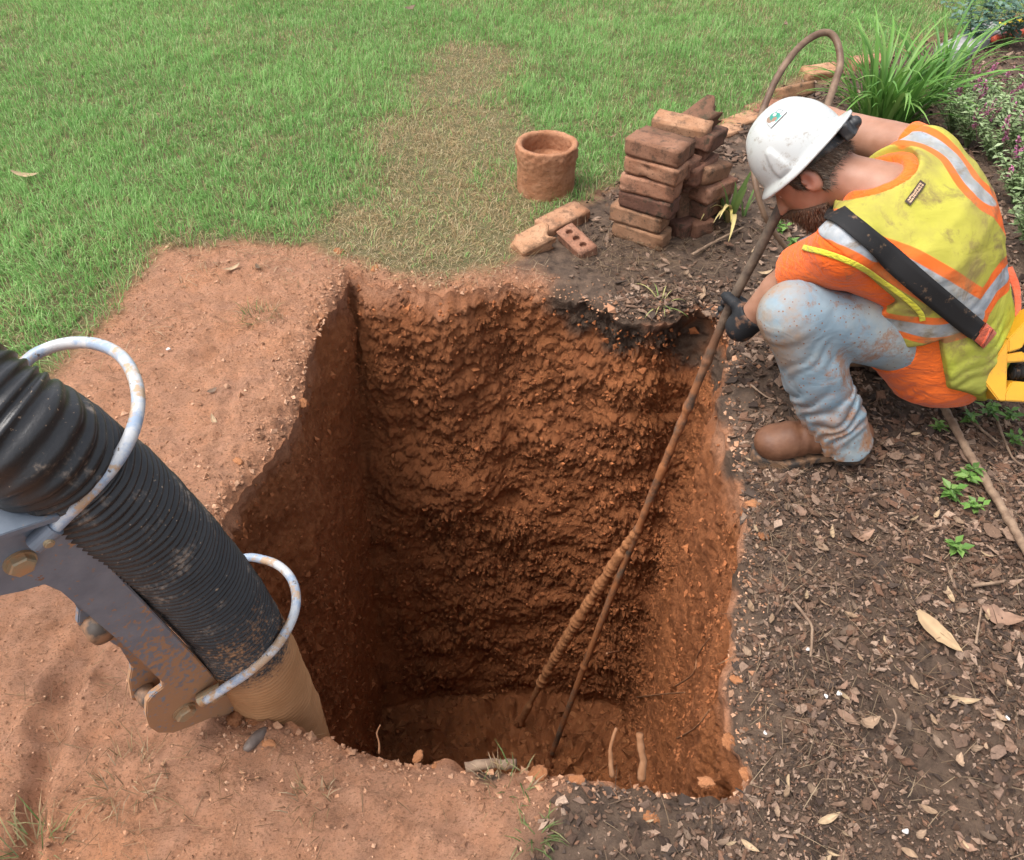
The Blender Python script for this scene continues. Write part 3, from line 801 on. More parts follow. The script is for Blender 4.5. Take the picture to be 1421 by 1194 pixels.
# edging bricks along the bed
GE = 'edging bricks between lawn and mulch'
for (x, y, rz, tilt, lb) in ((1100, 131, 28, -25, 'tilted edging brick just left of the loop of tube'), (1138, 106, 20, 10, 'orange edging brick seen inside the loop of tube'), (1205, 92, 15, 4, 'edging brick half hidden behind the strap-leaf clump'),
                            (1030, 168, 38, 3, 'sunken edging brick behind the hard hat, lawn side'), (1062, 148, 35, -3, 'sunken edging brick between hard hat and lawn, further back'), (1000, 186, 36, 4, 'sunken edging brick nearest the brick jumble')):
    p = onground(x, y); brick(random.choice(BR), p + Vector((0, 0, -.014 if 'sunken' in lb else .012)), (tilt, 0, rz), B_BR if 'tilted' in lb else B_OR, lb, GE)
# ------------------------------------------------------------------ vegetation materials
def leaf_mat(name, trans=.35, rough=.5):
    m = N(name, rough, .35)
    c = m.attr('col', 'Color'); m.color(c)
    if trans:
        tr = m.n('ShaderNodeBsdfTranslucent'); m.t.links.new(c, tr.inputs['Color'])
        mx = m.n('ShaderNodeMixShader'); mx.inputs[0].default_value = trans
        outn = m.t.nodes['Material Output']
        m.t.links.new(m.b.outputs[0], mx.inputs[1]); m.t.links.new(tr.outputs[0], mx.inputs[2]); m.t.links.new(mx.outputs[0], outn.inputs['Surface'])
    return m.m
M_GRASS = leaf_mat('grass_blade', .5, .55)
M_LEAF = leaf_mat('green_leaf', .3, .45)
def blades(P, H, Wd, lean, curl, az, C, tipc=1.15):
    """grass blades: base points, height, width, lean angle, azimuth, colour -> verts, faces, colours"""
    n = len(P)
    dx, dy = np.cos(az), np.sin(az)
    sx, sy = -dy, dx
    V = np.zeros((n, 5, 3))
    for k, t in ((0, 0.), (1, .55), (2, 1.)):
        la = lean * (1 if t < 1 else curl)
        hx = H * t * np.sin(np.clip(la, 0, 1.5)); hz = H * t * np.cos(np.clip(la, 0, 1.5))
        if k == 2:
            V[:, 4] = P + np.stack([dx * hx, dy * hx, hz], 1)
        else:
            w = Wd * (.5 if k == 0 else .42)
            V[:, 2 * k] = P + np.stack([dx * hx - sx * w, dy * hx - sy * w, hz], 1)
            V[:, 2 * k + 1] = P + np.stack([dx * hx + sx * w, dy * hx + sy * w, hz], 1)
    b = np.arange(n)[:, None] * 5
    Q = b + np.array([[0, 1, 3, 2]]); T = b + np.array([[2, 3, 4]])
    Cc = np.repeat(C[:, None, :], 5, 1)
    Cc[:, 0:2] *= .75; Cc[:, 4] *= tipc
    return V.reshape(-1, 3), [Q, T], np.clip(Cc.reshape(-1, 3), 0, 1)
def pxof(P):
    d = P[:, 1] * CP + (CAMH - P[:, 2]) * SP
    return PW / 2 + F * P[:, 0] / d, PH / 2 + F * (-P[:, 1] * SP + (CAMH - P[:, 2]) * CP) / d, d
# ------------------------------------------------------------------ lawn
def scatter(n, x0, x1, y0, y1): return np.column_stack([RNG.uniform(x0, x1, n), RNG.uniform(y0, y1, n)])
pts = [scatter(int(13500 * 9.4 * 2.2), -4.2, 5.2, 1.7, 3.9), scatter(int(11000 * 9.4 * 2.3), -4.2, 5.2, 3.9, 6.2), scatter(60000, -6.5, 8, 5.8, 10.5), scatter(12000, -7, -3.6, 1.0, 6)]
pts = np.concatenate(pts)
sd_ = lawn_sd(pts)
x_, y_, d_ = pxof(np.column_stack([pts, 0 * sd_]))
inview = (x_ > -260) & (x_ < PW + 200) & (y_ > -160)
keep = (sd_ < .02) & (inview | (RNG.random(len(pts)) < .10))
keep &= (sd_ < -.07) | (RNG.random(len(pts)) < .55)
pts, sd_, x_, y_ = pts[keep], sd_[keep], x_[keep], y_[keep]
q = xyz(pts[:, 0], pts[:, 1])
def wspots(P, L):
    m = np.zeros(len(P))
    for x, y, r in L:
        c = G(x, y); m = np.maximum(m, 1 - np.hypot(P[:, 0] - c.x, (P[:, 1] - c.y) * .8) / r)
    return m
dead = wspots(pts, [(600, 330, .30), (560, 345, .25), (640, 290, .38), (600, 240, .42), (640, 180, .40), (630, 120, .36), (650, 85, .3), (660, 350, .25), (500, 320, .22), (700, 270, .25), (470, 340, .16), (560, 200, .3), (530, 360, .22), (690, 340, .22), (620, 370, .2), (700, 200, .25)])
edge = np.exp(np.clip(sd_, -1, 0) / .07)
dm = np.clip(sstep(-.10, .58, dead + .42 * fbm(q, 3.5, 5, 301, .65)) * .97 + .5 * edge * (1 + fbm(q, 7, 2, 302)), 0, 1)
lowf = fbm(q, 2.2, 3, 303); mid = fbm(q, 9, 3, 304)
r = RNG.random(len(pts))
isdead = r < dm * .92 + .035 + .10 * sstep(.1, .5, mid)
g1 = np.array([.155, .33, .078]); g2 = np.array([.285, .51, .150]); g3 = np.array([.44, .59, .25])
t = np.clip(.5 + .5 * lowf + RNG.normal(0, .28, len(pts)), 0, 1)[:, None]
C = g1 * (1 - t) + g2 * t
t3 = (RNG.random(len(pts)) < .16)[:, None]; C = np.where(t3, g3, C)
dcol = np.array([[.54, .41, .21], [.44, .31, .15], [.66, .54, .33], [.50, .34, .19], [.42, .40, .18]])[RNG.integers(0, 5, len(pts))]
C = np.where(isdead[:, None], dcol * RNG.uniform(.7, 1.15, (len(pts), 1)), C * RNG.uniform(.8, 1.2, (len(pts), 1)))
tuft = fbm(q, 14, 2, 305)
Hh = (.049 + .014 * lowf + .014 * tuft) * RNG.uniform(.6, 1.25, len(pts)) * np.where(isdead, .9, 1) * (1 - .15 * np.clip(dm, 0, 1)) * (1 + .5 * edge * (1 - dead)) * (1 + .35 * sstep(.2, .6, mid))
azf = 3.0 * fbm(q, 3.0, 2, 306) * 2 + 5 * fbm(q, 11, 2, 307)
az = np.where(RNG.random(len(pts)) < .6, azf + RNG.normal(0, .6, len(pts)), RNG.uniform(0, 6.28, len(pts)))
lean = np.abs(RNG.normal(.45, .28, len(pts))) + .5 * isdead * dm
P3 = np.column_stack([pts, gz(pts[:, 0], pts[:, 1]) - .004])
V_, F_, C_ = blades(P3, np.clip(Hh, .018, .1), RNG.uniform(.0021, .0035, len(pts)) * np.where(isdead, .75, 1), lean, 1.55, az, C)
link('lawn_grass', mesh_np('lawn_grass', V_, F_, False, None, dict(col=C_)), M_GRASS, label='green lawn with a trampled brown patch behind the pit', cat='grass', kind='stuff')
# dry blades and straw lying on the clay, along the lips and in the mulch
def flat_bits(n, region, Lr, Wr, cols, zoff=.004, liftr=.25):
    P = region(n); m = len(P)
    az = RNG.uniform(0, 6.28, m); C = np.array(cols)[RNG.integers(0, len(cols), m)] * RNG.uniform(.7, 1.2, (m, 1))
    P3 = np.column_stack([P, gzd(P) + zoff])
    return blades(P3, RNG.uniform(*Lr, m), RNG.uniform(*Wr, m), np.pi / 2 - np.abs(RNG.normal(0, liftr, m)), 1.1, az, C)
def reg_px(spots, dens=None):
    def f(n):
        out = []
        w = np.array([s[3] for s in spots], float); w /= w.sum()
        for (x, y, r, _), k in zip(spots, (w * n).astype(int)):
            c = G(x, y); a = RNG.uniform(0, 6.28, k); rr = r * np.sqrt(RNG.random(k))
            out.append(np.column_stack([c.x + rr * np.cos(a), c.y + rr * np.sin(a)]))
        P = np.concatenate(out)
        return P[rim_sd(P) > .012]
    return f
straw = [(.42, .30, .16), (.34, .23, .12), (.27, .16, .085), (.50, .38, .24)]
bits = [flat_bits(900, reg_px([(330, 350, .2, 2), (200, 400, .25, 1), (420, 350, .25, 3), (160, 470, .2, 1), (700, 385, .15, 2), (620, 392, .2, 2), (550, 375, .15, 2)]), (.02, .07), (.001, .0022), straw, .005),
        flat_bits(420, reg_px([(260, 430, .5, 3), (150, 1050, .3, 5), (250, 1100, .3, 4), (60, 1100, .25, 3), (500, 1120, .3, 2), (350, 440, .1, 2)]), (.015, .06), (.001, .002), [(.26, .16, .08), (.38, .24, .13), (.20, .12, .06)], .007),
        flat_bits(2600, reg_px([(900, 370, .25, 4), (860, 350, .2, 3), (950, 320, .3, 3), (1200, 800, .5, 4), (1250, 950, .45, 4), (1100, 950, .3, 2), (1350, 700, .5, 3), (1050, 700, .15, 1), (1000, 1150, .25, 1)]), (.02, .075), (.0008, .0018), [(.30, .20, .12), (.22, .14, .085), (.40, .29, .18), (.12, .08, .05)], .014)]
V_, F_ = merge([(b[0], b[1]) for b in bits]); C_ = np.concatenate([b[2] for b in bits])
link('dry_straw', mesh_np('dry_straw', V_, F_, False, None, dict(col=C_)), M_GRASS, label='dry straw and grass bits strewn over clay and mulch', cat='straw', kind='stuff')
# upright tufts on the bare clay and on the lip
def tuft_obj(px, py, n, h, spread, cols, label, cat='grass tuft', group='grass tufts on the bare clay'):
    c = onground(px, py)
    a = RNG.uniform(0, 6.28, n); rr = spread * np.sqrt(RNG.random(n))
    P = np.column_stack([rr * np.cos(a), rr * np.sin(a), np.full(n, -.003)])
    C = np.array(cols)[RNG.integers(0, len(cols), n)] * RNG.uniform(.75, 1.2, (n, 1))
    V_, F_, C_ = blades(P, RNG.uniform(.5, 1.1, n) * h, RNG.uniform(.0016, .003, n), RNG.uniform(.3, 1.25, n), 1.3, a + RNG.normal(0, .8, n), C)
    link('grass_tuft', mesh_np('grass_tuft', V_, F_, False, None, dict(col=C_)), M_GRASS, None, c, label, cat, group)
grs = [(.20, .24, .09), (.30, .28, .13), (.13, .20, .06)]
for a in ((360, 440, 90, .06, .055, grs + straw, 'pale grass tuft alone on the clay left of the pit'), (700, 1090, 60, .05, .05, grs + straw, 'small grass tuft on the near lip of the pit'), (745, 1160, 40, .05, .03, grs, 'green grass tuft at the bottom edge on clay'),
          (50, 1180, 60, .08, .05, straw + grs, 'dry grass tuft in the bottom left corner'), (180, 1085, 80, .06, .06, straw, 'matted dry grass tuft below the steel bracket'), (250, 335, 70, .07, .04, straw, 'straw tuft where lawn meets clay, upper left'),
          (255, 395, 25, .04, .025, straw, 'tiny straw tuft on clay near the lawn edge'), (430, 1110, 26, .04, .04, straw, 'thin straw tuft on the clay below the hose mouth')):
    tuft_obj(*a)
# ------------------------------------------------------------------ bark mulch
def chip_templates(k):
    out = []
    for _ in range(k):
        m = 4; a = np.linspace(0, 6.28, m, endpoint=False) + RNG.uniform(-.35, .35, m)
        r = RNG.uniform(.55, 1.0, m); st = RNG.uniform(.35, .85)
        top = np.column_stack([r * np.cos(a), st * r * np.sin(a), .10 + .16 * RNG.uniform(-1, 1, m)])
        bot = top.copy(); bot[:, :2] *= 1.04; bot[:, 2] -= RNG.uniform(.16, .32)
        V = np.concatenate([top, bot, [[0, 0, .16]]])
        i = np.arange(m); j = (i + 1) % m
        Q = np.stack([i, i + m, j + m, j], 1)[:, ::-1]; T = np.stack([np.full(m, 2 * m), i, j], 1)
        out.append((V, Q, T))
    return out
CT = chip_templates(14)
def chips(P, size, tilt, cols, zoff=.0):
    parts, cc = [], []
    n = len(P); tid = RNG.integers(0, len(CT), n)
    zg = gzd(P) + zoff
    Ccol = np.array(cols)[RNG.integers(0, len(cols), n)] * RNG.uniform(.75, 1.4, (n, 1))
    for t in range(len(CT)):
        idx = np.where(tid == t)[0]
        if not len(idx): continue
        V, Q, T = CT[t]; m = len(idx)
        az = RNG.uniform(0, 6.28, m); tx = RNG.normal(0, 1, m) * tilt; ty = RNG.normal(0, 1, m) * tilt
        s = size[idx][:, None, None] * np.ones((1, 1, 3)); s[:, 0, 2] = np.minimum(s[:, 0, 2], .016)
        v = V[None] * s
        x, y, z = v[..., 0], v[..., 1], v[..., 2]
        c, sn = np.cos(tx)[:, None], np.sin(tx)[:, None]; y, z = y * c - z * sn, y * sn + z * c
        c, sn = np.cos(ty)[:, None], np.sin(ty)[:, None]; x, z = x * c + z * sn, -x * sn + z * c
        c, sn = np.cos(az)[:, None], np.sin(az)[:, None]; x, y = x * c - y * sn, x * sn + y * c
        v = np.stack([x + P[idx, 0][:, None], y + P[idx, 1][:, None], z + zg[idx][:, None]], -1).reshape(-1, 3)
        b = (np.arange(m) * len(V))[:, None, None]
        parts.append((v, [(Q[None] + b).reshape(-1, 4), (T[None] + b).reshape(-1, 3)]))
        cc.append(np.repeat(Ccol[idx], len(V), 0))
    V, Fc = merge(parts)
    return V, Fc, np.concatenate(cc)
Km = N('bark', .8, .25)
pk = Km.geo(); kc = Km.attr('col', 'Color')
Km.color(Km.mix(Km.rng(Km.noise(Km.mapv(pk, (1, 1, 1)), 220, 4, .65), .35, .7), Km.mix(.45, kc, (.03, .02, .015)), kc))
Km.bump(Km.noise(pk, 300, 4, .6), .35, .002)
M_BARK = Km.m
barkc = [(.125, .072, .045), (.18, .108, .070), (.085, .049, .031), (.27, .175, .120), (.050, .031, .022), (.155, .080, .048), (.22, .14, .098), (.062, .042, .031), (.33, .225, .16), (.10, .06, .04)]
A_ = [scatter(28000, .3, 1.5, .1, 1.7), scatter(30000, .3, 2.0, .1, 2.4), scatter(17000, .2, 3.4, 1.9, 5.2), scatter(5000, .0, .7, .2, .9), scatter(6000, 1.8, 3.6, .0, 2.4)]
P = np.concatenate(A_)
ms = mulch_sd(P); rs = rim_sd(P); ls = lawn_sd(P)
mq = xyz(P[:, 0], P[:, 1])
dark_ = wspots(P, [(1050, 540, .2), (1035, 620, .14), (1280, 1040, .13), (1310, 905, .08), (830, 400, .16), (1010, 500, .12), (950, 1120, .1), (1060, 1000, .07), (1050, 860, .06)])
keep = (ms < -.0) & (rs > .008) & (ls > -.02) & (RNG.random(len(P)) > .65 * sstep(.15, .7, dark_ + .3 * fbm(mq, 10, 2, 330)))
keep &= (ms < -.12) | (RNG.random(len(P)) < .65)
keep &= RNG.random(len(P)) > .35 * sstep(.05, .5, fbm(mq, 4.5, 4, 331))
P = P[keep]
far = sstep(2.0, 4.0, P[:, 1])
upright = sstep(1.2, 2.1, P[:, 1] + .3 * P[:, 0])
size = np.exp(RNG.normal(-5.06, .58, len(P))) * (1 + .5 * upright + .4 * far)
size = size * (1 + .45 * fbm(xyz(P[:, 0], P[:, 1]), 3.2, 3, 332) / .6)
size = size * np.interp(P[:, 1], [.5, .9], [.72, 1.])
size = np.clip(size, .0025, .030)
V_, F_, C_ = chips(P, size, .42, barkc, .004)
link('bark_mulch', mesh_np('bark_mulch', V_, F_, False, None, dict(col=C_)), M_BARK, label='brown shredded bark mulch covering the planting bed', cat='mulch', kind='stuff')
# crumbs of clay on the bank, lips and mulch edge, and clods clinging to the pit walls
def lumps(P, Nv, size, cols):
    """small irregular eight-sided lumps at P, flattened along Nv"""
    n = len(P); rs = RNG
    base = np.array([[1, 0, 0], [0, 1, 0], [-1, 0, 0], [0, -1, 0], [0, 0, 1], [0, 0, -.6]], float)
    T = np.array([[0, 1, 4], [1, 2, 4], [2, 3, 4], [3, 0, 4], [1, 0, 5], [2, 1, 5], [3, 2, 5], [0, 3, 5]])
    v = base[None] * rs.uniform(.55, 1.25, (n, 6, 1)) + rs.normal(0, .16, (n, 6, 3))
    t1 = np.cross(Nv, rs.normal(0, 1, (n, 3))); t1 /= np.linalg.norm(t1, axis=1)[:, None] + 1e-9; t2 = np.cross(Nv, t1)
    st = rs.uniform(.6, 1.0, (n, 1, 1)); hz = rs.uniform(.45, .9, (n, 1, 1))
    s3 = size[:, None, None]
    W_ = P[:, None, :] + s3 * (v[..., 0:1] * t1[:, None] + st * v[..., 1:2] * t2[:, None] + hz * v[..., 2:3] * Nv[:, None])
    C = np.array(cols)[rs.integers(0, len(cols), n)] * rs.uniform(.75, 1.2, (n, 1))
    return W_.reshape(-1, 3), (T[None] + (np.arange(n) * 6)[:, None, None]).reshape(-1, 3), np.repeat(C, 6, 0)
Om = N('clay_crumb', .9, .2); pk = Om.geo(); Om.color(Om.mix(Om.rng(Om.noise(pk, 90, 4), .3, .7), Om.mix(.3, Om.attr('col', 'Color'), (.25, .11, .055)), Om.attr('col', 'Color'))); Om.bump(Om.noise(pk, 200, 4), .5, .004)
M_CRUMB = Om.m
P = np.concatenate([scatter(52000, -1.5, .95, .25, 2.75), scatter(4000, .3, .95, .5, 2.3)])
d = rim_sd(P); ls = lawn_sd(P); cq = xyz(P[:, 0], P[:, 1])
keep = (d > .002) & (ls > -.02) & (RNG.random(len(P)) < np.clip(.30 + .6 * sstep(-.1, .45, fbm(cq, 6, 3, 380)) + 1.0 * np.exp(-d / .05), 0, 1) * np.where(mulch_sd(P) < -.02, np.exp(-d / .07) * .7, 1))
P = P[keep]; d = d[keep]
size = np.clip(np.exp(RNG.normal(-6.05, .5, len(P))) * (1 + 1.3 * np.exp(-d / .035)), .0012, .014)
P3 = np.column_stack([P, gzd(P) + .0015])
L1 = lumps(P3, np.tile([0, 0, 1.], (len(P), 1)) + RNG.normal(0, .25, (len(P), 3)), size, [(.46, .25, .145), (.40, .205, .115), (.34, .175, .10), (.54, .32, .20), (.25, .13, .075)])
link('clay_crumbs', mesh_np('clay_crumbs', L1[0], L1[1], False, None, dict(col=L1[2])), M_CRUMB, label='loose crumbs of orange clay scattered around the pit', cat='clay', kind='stuff')
wi = RNG.integers(0, NW * NL, 48000)
uu_, rr_ = uu[wi], rr[wi]
keepw = (RNG.random(len(wi)) < rr_ ** 1.3 * (.35 + .8 * patch[wi])) & (uu_ > .012)
front_ = (wi % NL) / NL
keepw &= ~((front_ > .47) & (front_ < .66))
wi = wi[keepw]
Nv = np.column_stack([-nn[wi], np.full(len(wi), .45)]); Nv /= np.linalg.norm(Nv, axis=1)[:, None]
size = np.clip(np.exp(RNG.normal(-5.25, .5, len(wi))), .0025, .018)
L2 = lumps(WP[wi] + RNG.normal(0, .004, (len(wi), 3)), Nv + RNG.normal(0, .25, Nv.shape), size, [(.34, .118, .042), (.30, .102, .036), (.38, .136, .050), (.26, .088, .031)])
fi = RNG.integers(0, len(FP), 2600); L3 = lumps(FP[fi], np.tile([0, 0, 1.], (len(fi), 1)) + RNG.normal(0, .4, (len(fi), 3)), np.clip(np.exp(RNG.normal(-4.3, .5, len(fi))), .005, .04), [(.27, .10, .036), (.23, .082, .03), (.31, .12, .045)])
V_, F_ = merge([(L2[0], L2[1]), (L3[0], L3[1])]); L2 = (V_, F_, np.concatenate([L2[2], L3[2]]))
link('wall_clods', mesh_np('wall_clods', L2[0], L2[1], False, None, dict(col=L2[2])), M_CRUMB, label='crumbly clay clods clinging to the pit walls', cat='clay', kind='stuff')
# clods big enough to pick out, along the lips
def clod_mesh(seed, col):
    bm = bmesh.new(); bmesh.ops.create_icosphere(bm, subdivisions=4, radius=1)
    co = np.array([v.co[:] for v in bm.verts]); q = co + seed * 5.1
    f1_, _, c_ = worley(q, 1.6, 400 + seed)
    k = 1 + .45 * fbm(q, 1.3, 3, 401) + .6 * (.5 - f1_) * c_ + .34 * fbm(q, 5, 4, 402, .65)
    for v, s in zip(bm.verts, k): v.co = v.co * float(s); v.co.z *= .7
    me = bm_mesh('clay_clod', bm, True)
    at = me.attributes.new('col', 'FLOAT_COLOR', 'POINT'); at.data.foreach_set('color', np.tile(np.array([*col, 1], np.float32), len(me.vertices)))
    me.materials.append(M_CRUMB); return me
CLD = [clod_mesh(s, c) for s, c in enumerate([(.33, .138, .058), (.30, .122, .05), (.36, .155, .068), (.27, .11, .046)])]
GC = 'clay clods around the pit lip'
clods = [(1040, 1078, .020, 'orange clay clod at the near right corner of the pit'), (1012, 1030, .016, 'orange clay clod hanging at the right lip near the front'), (1048, 700, .022, 'orange clay clod at the right lip below the boot'), (745, 1078, .024, 'large pale clay clod in the middle of the near lip'), (610, 1062, .018, 'clay clod on the near lip left of the bark strip'),
         (355, 1005, .022, 'clay clod beside the hose mouth'), (372, 1035, .016, 'rounded clay clod just below the hose mouth'), (325, 1000, .022, 'clay clod between bracket foot and hose'), (580, 1050, .013, 'small clay clod near the thin root on the lip'), (800, 1085, .016, 'clay clod left of the two thick roots'), (980, 1085, .015, 'clay clod right of the two thick roots'),
         (470, 350, .02, 'clay clod at the back left corner of the pit'), (520, 372, .016, 'clay clod on the back lip beside the corner'), (420, 560, .015, 'clay clod on the left lip'), (330, 640, .014, 'clay clod on the left bank above the hose'), (1060, 745, .014, 'clay clod in mulch right of the pit'), (1022, 945, .014, 'clay clod on the right lip near the fine roots'), (905, 1135, .015, 'orange clod in the mulch below the pit')]
for k, (x, y, s, lb) in enumerate(clods):
    p = onground(x, y); o = link('clay_clod', CLD[k % 4], None, None, p + Vector((0, 0, s * .0)), lb, 'clod', GC)
    o.scale = (s * 1.0, s * .8, s * .6); o.rotation_euler = (random.uniform(-.4, .4), random.uniform(-.4, .4), random.uniform(0, 6))
# ------------------------------------------------------------------ leaves, bark pieces, twigs, roots
def leaf_mesh(name, L, Wd, curl=.3, cup=.25, col=(.4, .28, .17), seed=0, n=9, jag=.0, vary=.25, pw=.8, thick=.0):
    rs = np.random.default_rng(seed)
    t = np.linspace(0, 1, n)
    w = Wd * np.sin(np.pi * np.clip(t, .02, .995) ** pw) ** .8 * .5
    w = w * (1 + jag * rs.uniform(-1, 1, n))
    sp_ = np.array([-1, -.5, 0, .5, 1])
    x = (t - .5) * L
    tw = rs.uniform(-.5, .5) * t
    V = []
    for i in range(n):
        for s in sp_:
            yy = s * w[i]
            V.append([x[i], yy + .06 * L * np.sin(t[i] * 2 + seed), curl * L * ((t[i] - .5) ** 2) * 2 + cup * abs(yy) + tw[i] * yy])
    V = np.array(V) + rs.normal(0, .012 * Wd, (5 * n, 3))
    V[:, 2] -= V[:, 2].min()
    i, j = np.meshgrid(np.arange(n - 1), np.arange(4), indexing='ij')
    Q = np.stack([i * 5 + j, (i + 1) * 5 + j, (i + 1) * 5 + j + 1, i * 5 + j + 1], -1).reshape(-1, 4)[:, ::-1]
    C = np.tile(np.array(col), (5 * n, 1)) * (1 + vary * rs.uniform(-1, 1, (5 * n, 1)))
    C[2::5] *= 1.15
    return mesh_np(name, V, Q, True, None, dict(col=np.clip(C, 0, 1)))
M_DRY = leaf_mat('dry_leaf', .15, .7)
LF = [leaf_mesh('dead_leaf', 1, w, c, .3, col, s, jag=jg) for s, (w, c, col, jg) in enumerate([(.42, .3, (.27, .175, .105), .1), (.5, .5, (.31, .205, .13), .2), (.36, .2, (.21, .125, .08), .1), (.55, .6, (.30, .18, .12), .3), (.3, .35, (.40, .28, .165), .05), (.45, .4, (.18, .12, .08), .25)])]
for m in LF: m.materials.append(M_DRY)
def dead_leaf(px, py, s, label, k=None, rz=None, group='dead leaves on the mulch', tilt=.3, zo=.008):
    p = onground(px, py, zo)
    o = link('dead_leaf', LF[random.randrange(6) if k is None else k], None, None, p, label, 'leaf', group)
    o.scale = (s, s, s); o.rotation_euler = (random.uniform(-tilt, tilt), random.uniform(-tilt, tilt), random.uniform(0, 6.28) if rz is None else rz)
    return o
big = leaf_mesh('dead_leaf', .115, .040, .25, .2, (.42, .285, .16), 31, 14, .05, .12); big.materials.append(M_DRY)
o = link('dead_leaf', big, None, None, onground(1297, 885, .014), 'large pale tan leaf lying in a dark print on the mulch', 'leaf'); o.rotation_euler = (.15, .1, math.radians(-62))
dead_leaf(1190, 748, .07, 'curled pale brown leaf on mulch right of the pit', 3, .4); dead_leaf(1152, 742, .04, 'small orange-tan leaf beside the curled brown leaf', 4, 1.3)
dead_leaf(1315, 830, .045, 'slim upright tan leaf above the large pale leaf', 4, 1.45); dead_leaf(1390, 860, .085, 'long curled tan leaf at the right edge of the mulch', 3, -.5)
dead_leaf(1335, 975, .06, 'narrow pale leaf strip on mulch below the large leaf', 4, -.25); dead_leaf(1148, 1137, .045, 'pale yellow-tan leaf near the bottom on mulch', 4, .3)
dead_leaf(1175, 1000, .05, 'brown curled bark leaf in the lower mulch', 2, -.7); dead_leaf(1205, 1008, .05, 'pinkish crumpled leaf in the lower mulch', 1, .5)
dead_leaf(322, 376, .07, 'twisted tan leaf on the clay near the lawn edge', 4, .9, None); dead_leaf(296, 587, .045, 'pointed pale leaf on clay above the hose', 4, 2.0, None)
dead_leaf(296, 545, .03, 'small grey crumpled leaf on the left clay bank', 5, .5, None); dead_leaf(358, 374, .04, 'crumpled grey leaf beside the twisted tan one', 5, 1.9, None)
dead_leaf(848, 200, .05, 'curled brown leaf on the lawn between pipe and bricks', 3, .3, None, .3, .03); dead_leaf(570, 22, .07, 'dark dead leaf far back on the lawn', 5, .5, None, .3, .04); dead_leaf(108, 6, .07, 'dark dead leaf far back at the upper left of the lawn', 5, .8, None, .3, .04); dead_leaf(1088, 45, .06, 'small black leaf on the lawn left of the tube loop', 5, 1.1, None, .3, .04)
dead_leaf(975, 412, .055, 'pink-tan leaf standing at the mulch edge near the glove', 1, 1.2, None, .6); dead_leaf(1060, 382, .06, 'pale yellow leaf in the mulch above the forearm', 4, .3)
dead_leaf(40, 253, .10, 'pale straw-coloured leaf lying on the lawn at far left', 4, .2, None, .2, .03)
lit, litc = [], []
for k in range(260):
    x, y = random.uniform(860, 1440), random.uniform(230, 1210)
    p = G(x, y); P2 = np.array([[p.x, p.y]])
    if mulch_sd(P2)[0] > -.03 or rim_sd(P2)[0] < .03: continue
    m = LF[random.randrange(6)]; nv = len(m.vertices); co = np.zeros(nv * 3); m.vertices.foreach_get('co', co); co = co.reshape(-1, 3)
    cl_ = np.zeros(nv * 4); m.attributes['col'].data.foreach_get('color', cl_); s_ = random.uniform(.014, .036)
    R3 = np.array(Matrix.Rotation(random.uniform(0, 6.28), 3, 'Z') @ Matrix.Rotation(random.uniform(-.5, .5), 3, 'X'))
    fq = np.array([list(pp_.vertices) for pp_ in m.polygons])
    lit.append(((co * s_) @ R3.T + np.array(onground(x, y, .010)), [fq])); litc.append(cl_.reshape(-1, 4)[:, :3] * random.uniform(.6, 1.15))
V_, F_ = merge(lit)
link('leaf_litter', mesh_np('leaf_litter', V_, F_, True, None, dict(col=np.concatenate(litc))), M_DRY, label='scraps of dry leaf littering the mulch', cat='leaf litter', kind='stuff')
# large bark pieces
BK = []
for s in range(6):
    rs = np.random.default_rng(70 + s)
    bm = bmesh.new(); m = 9
    top = [bm.verts.new((.5 * (1 + .25 * rs.uniform(-1, 1)) * math.cos(a), rs.uniform(.26, .38) * math.sin(a), .05 + .04 * rs.uniform(-1, 1))) for a in np.linspace(0, 6.283, m, endpoint=False)]
    f = bm.faces.new(top); r_ = bmesh.ops.extrude_face_region(bm, geom=[f]); ev = [g for g in r_['geom'] if isinstance(g, bmesh.types.BMVert)]
    bmesh.ops.translate(bm, vec=(0, 0, .10), verts=ev); bmesh.ops.poke(bm, faces=[g for g in bm.faces if len(g.verts) > 5]); bmesh.ops.recalc_face_normals(bm, faces=bm.faces)
    for v in bm.verts: v.co += Vector(rs.normal(0, .02, 3))
    me = bm_mesh('bark_piece', bm)
    col = barkc[[1, 3, 6, 0, 3, 5][s]]
    at = me.attributes.new('col', 'FLOAT_COLOR', 'POINT'); at.data.foreach_set('color', np.tile(np.array([*col, 1], np.float32), len(me.vertices)))
    me.materials.append(M_BARK); BK.append(me)
bkl = [(1372, 742, .05, 'large flat pinkish bark piece right of the lowest seedling'), (1398, 748, .045, 'flat pale bark piece against the lying pole'), (1340, 640, .055, 'broad brown bark slab just left of the lying pole'), (1222, 705, .035, 'bark piece midway between boot and seedlings'), (1130, 700, .03, 'brown bark piece below the boot toe'), (1265, 785, .035, 'dark bark piece left of the lowest seedling'),
       (1180, 880, .03, 'brown bark piece left of the large pale leaf'), (1110, 990, .028, 'small bark piece in the mulch right of the pit corner'), (1380, 1050, .035, 'bark piece near the right edge, lower corner'), (1200, 1120, .03, 'bark piece above the bottom edge of the mulch'), (1240, 640, .04, 'bark piece in the shade behind the heel'), (1010, 345, .045, 'bark piece beside the dry yellow stalk')]
for k, (x, y, s, lb) in enumerate(bkl):
    o = link('bark_piece', BK[k % 6], None, None, onground(x, y, .014), lb, 'bark', 'larger bark pieces on the mulch'); o.scale = (s, s, s * .6); o.rotation_euler = (random.uniform(-.25, .25), random.uniform(-.25, .25), random.uniform(0, 6.28))
P = np.concatenate([scatter(500, .5, 2.2, .2, 2.4), scatter(350, .3, 3., 2.2, 4.5)]); P = P[(mulch_sd(P) < -.04) & (rim_sd(P) > .04)]
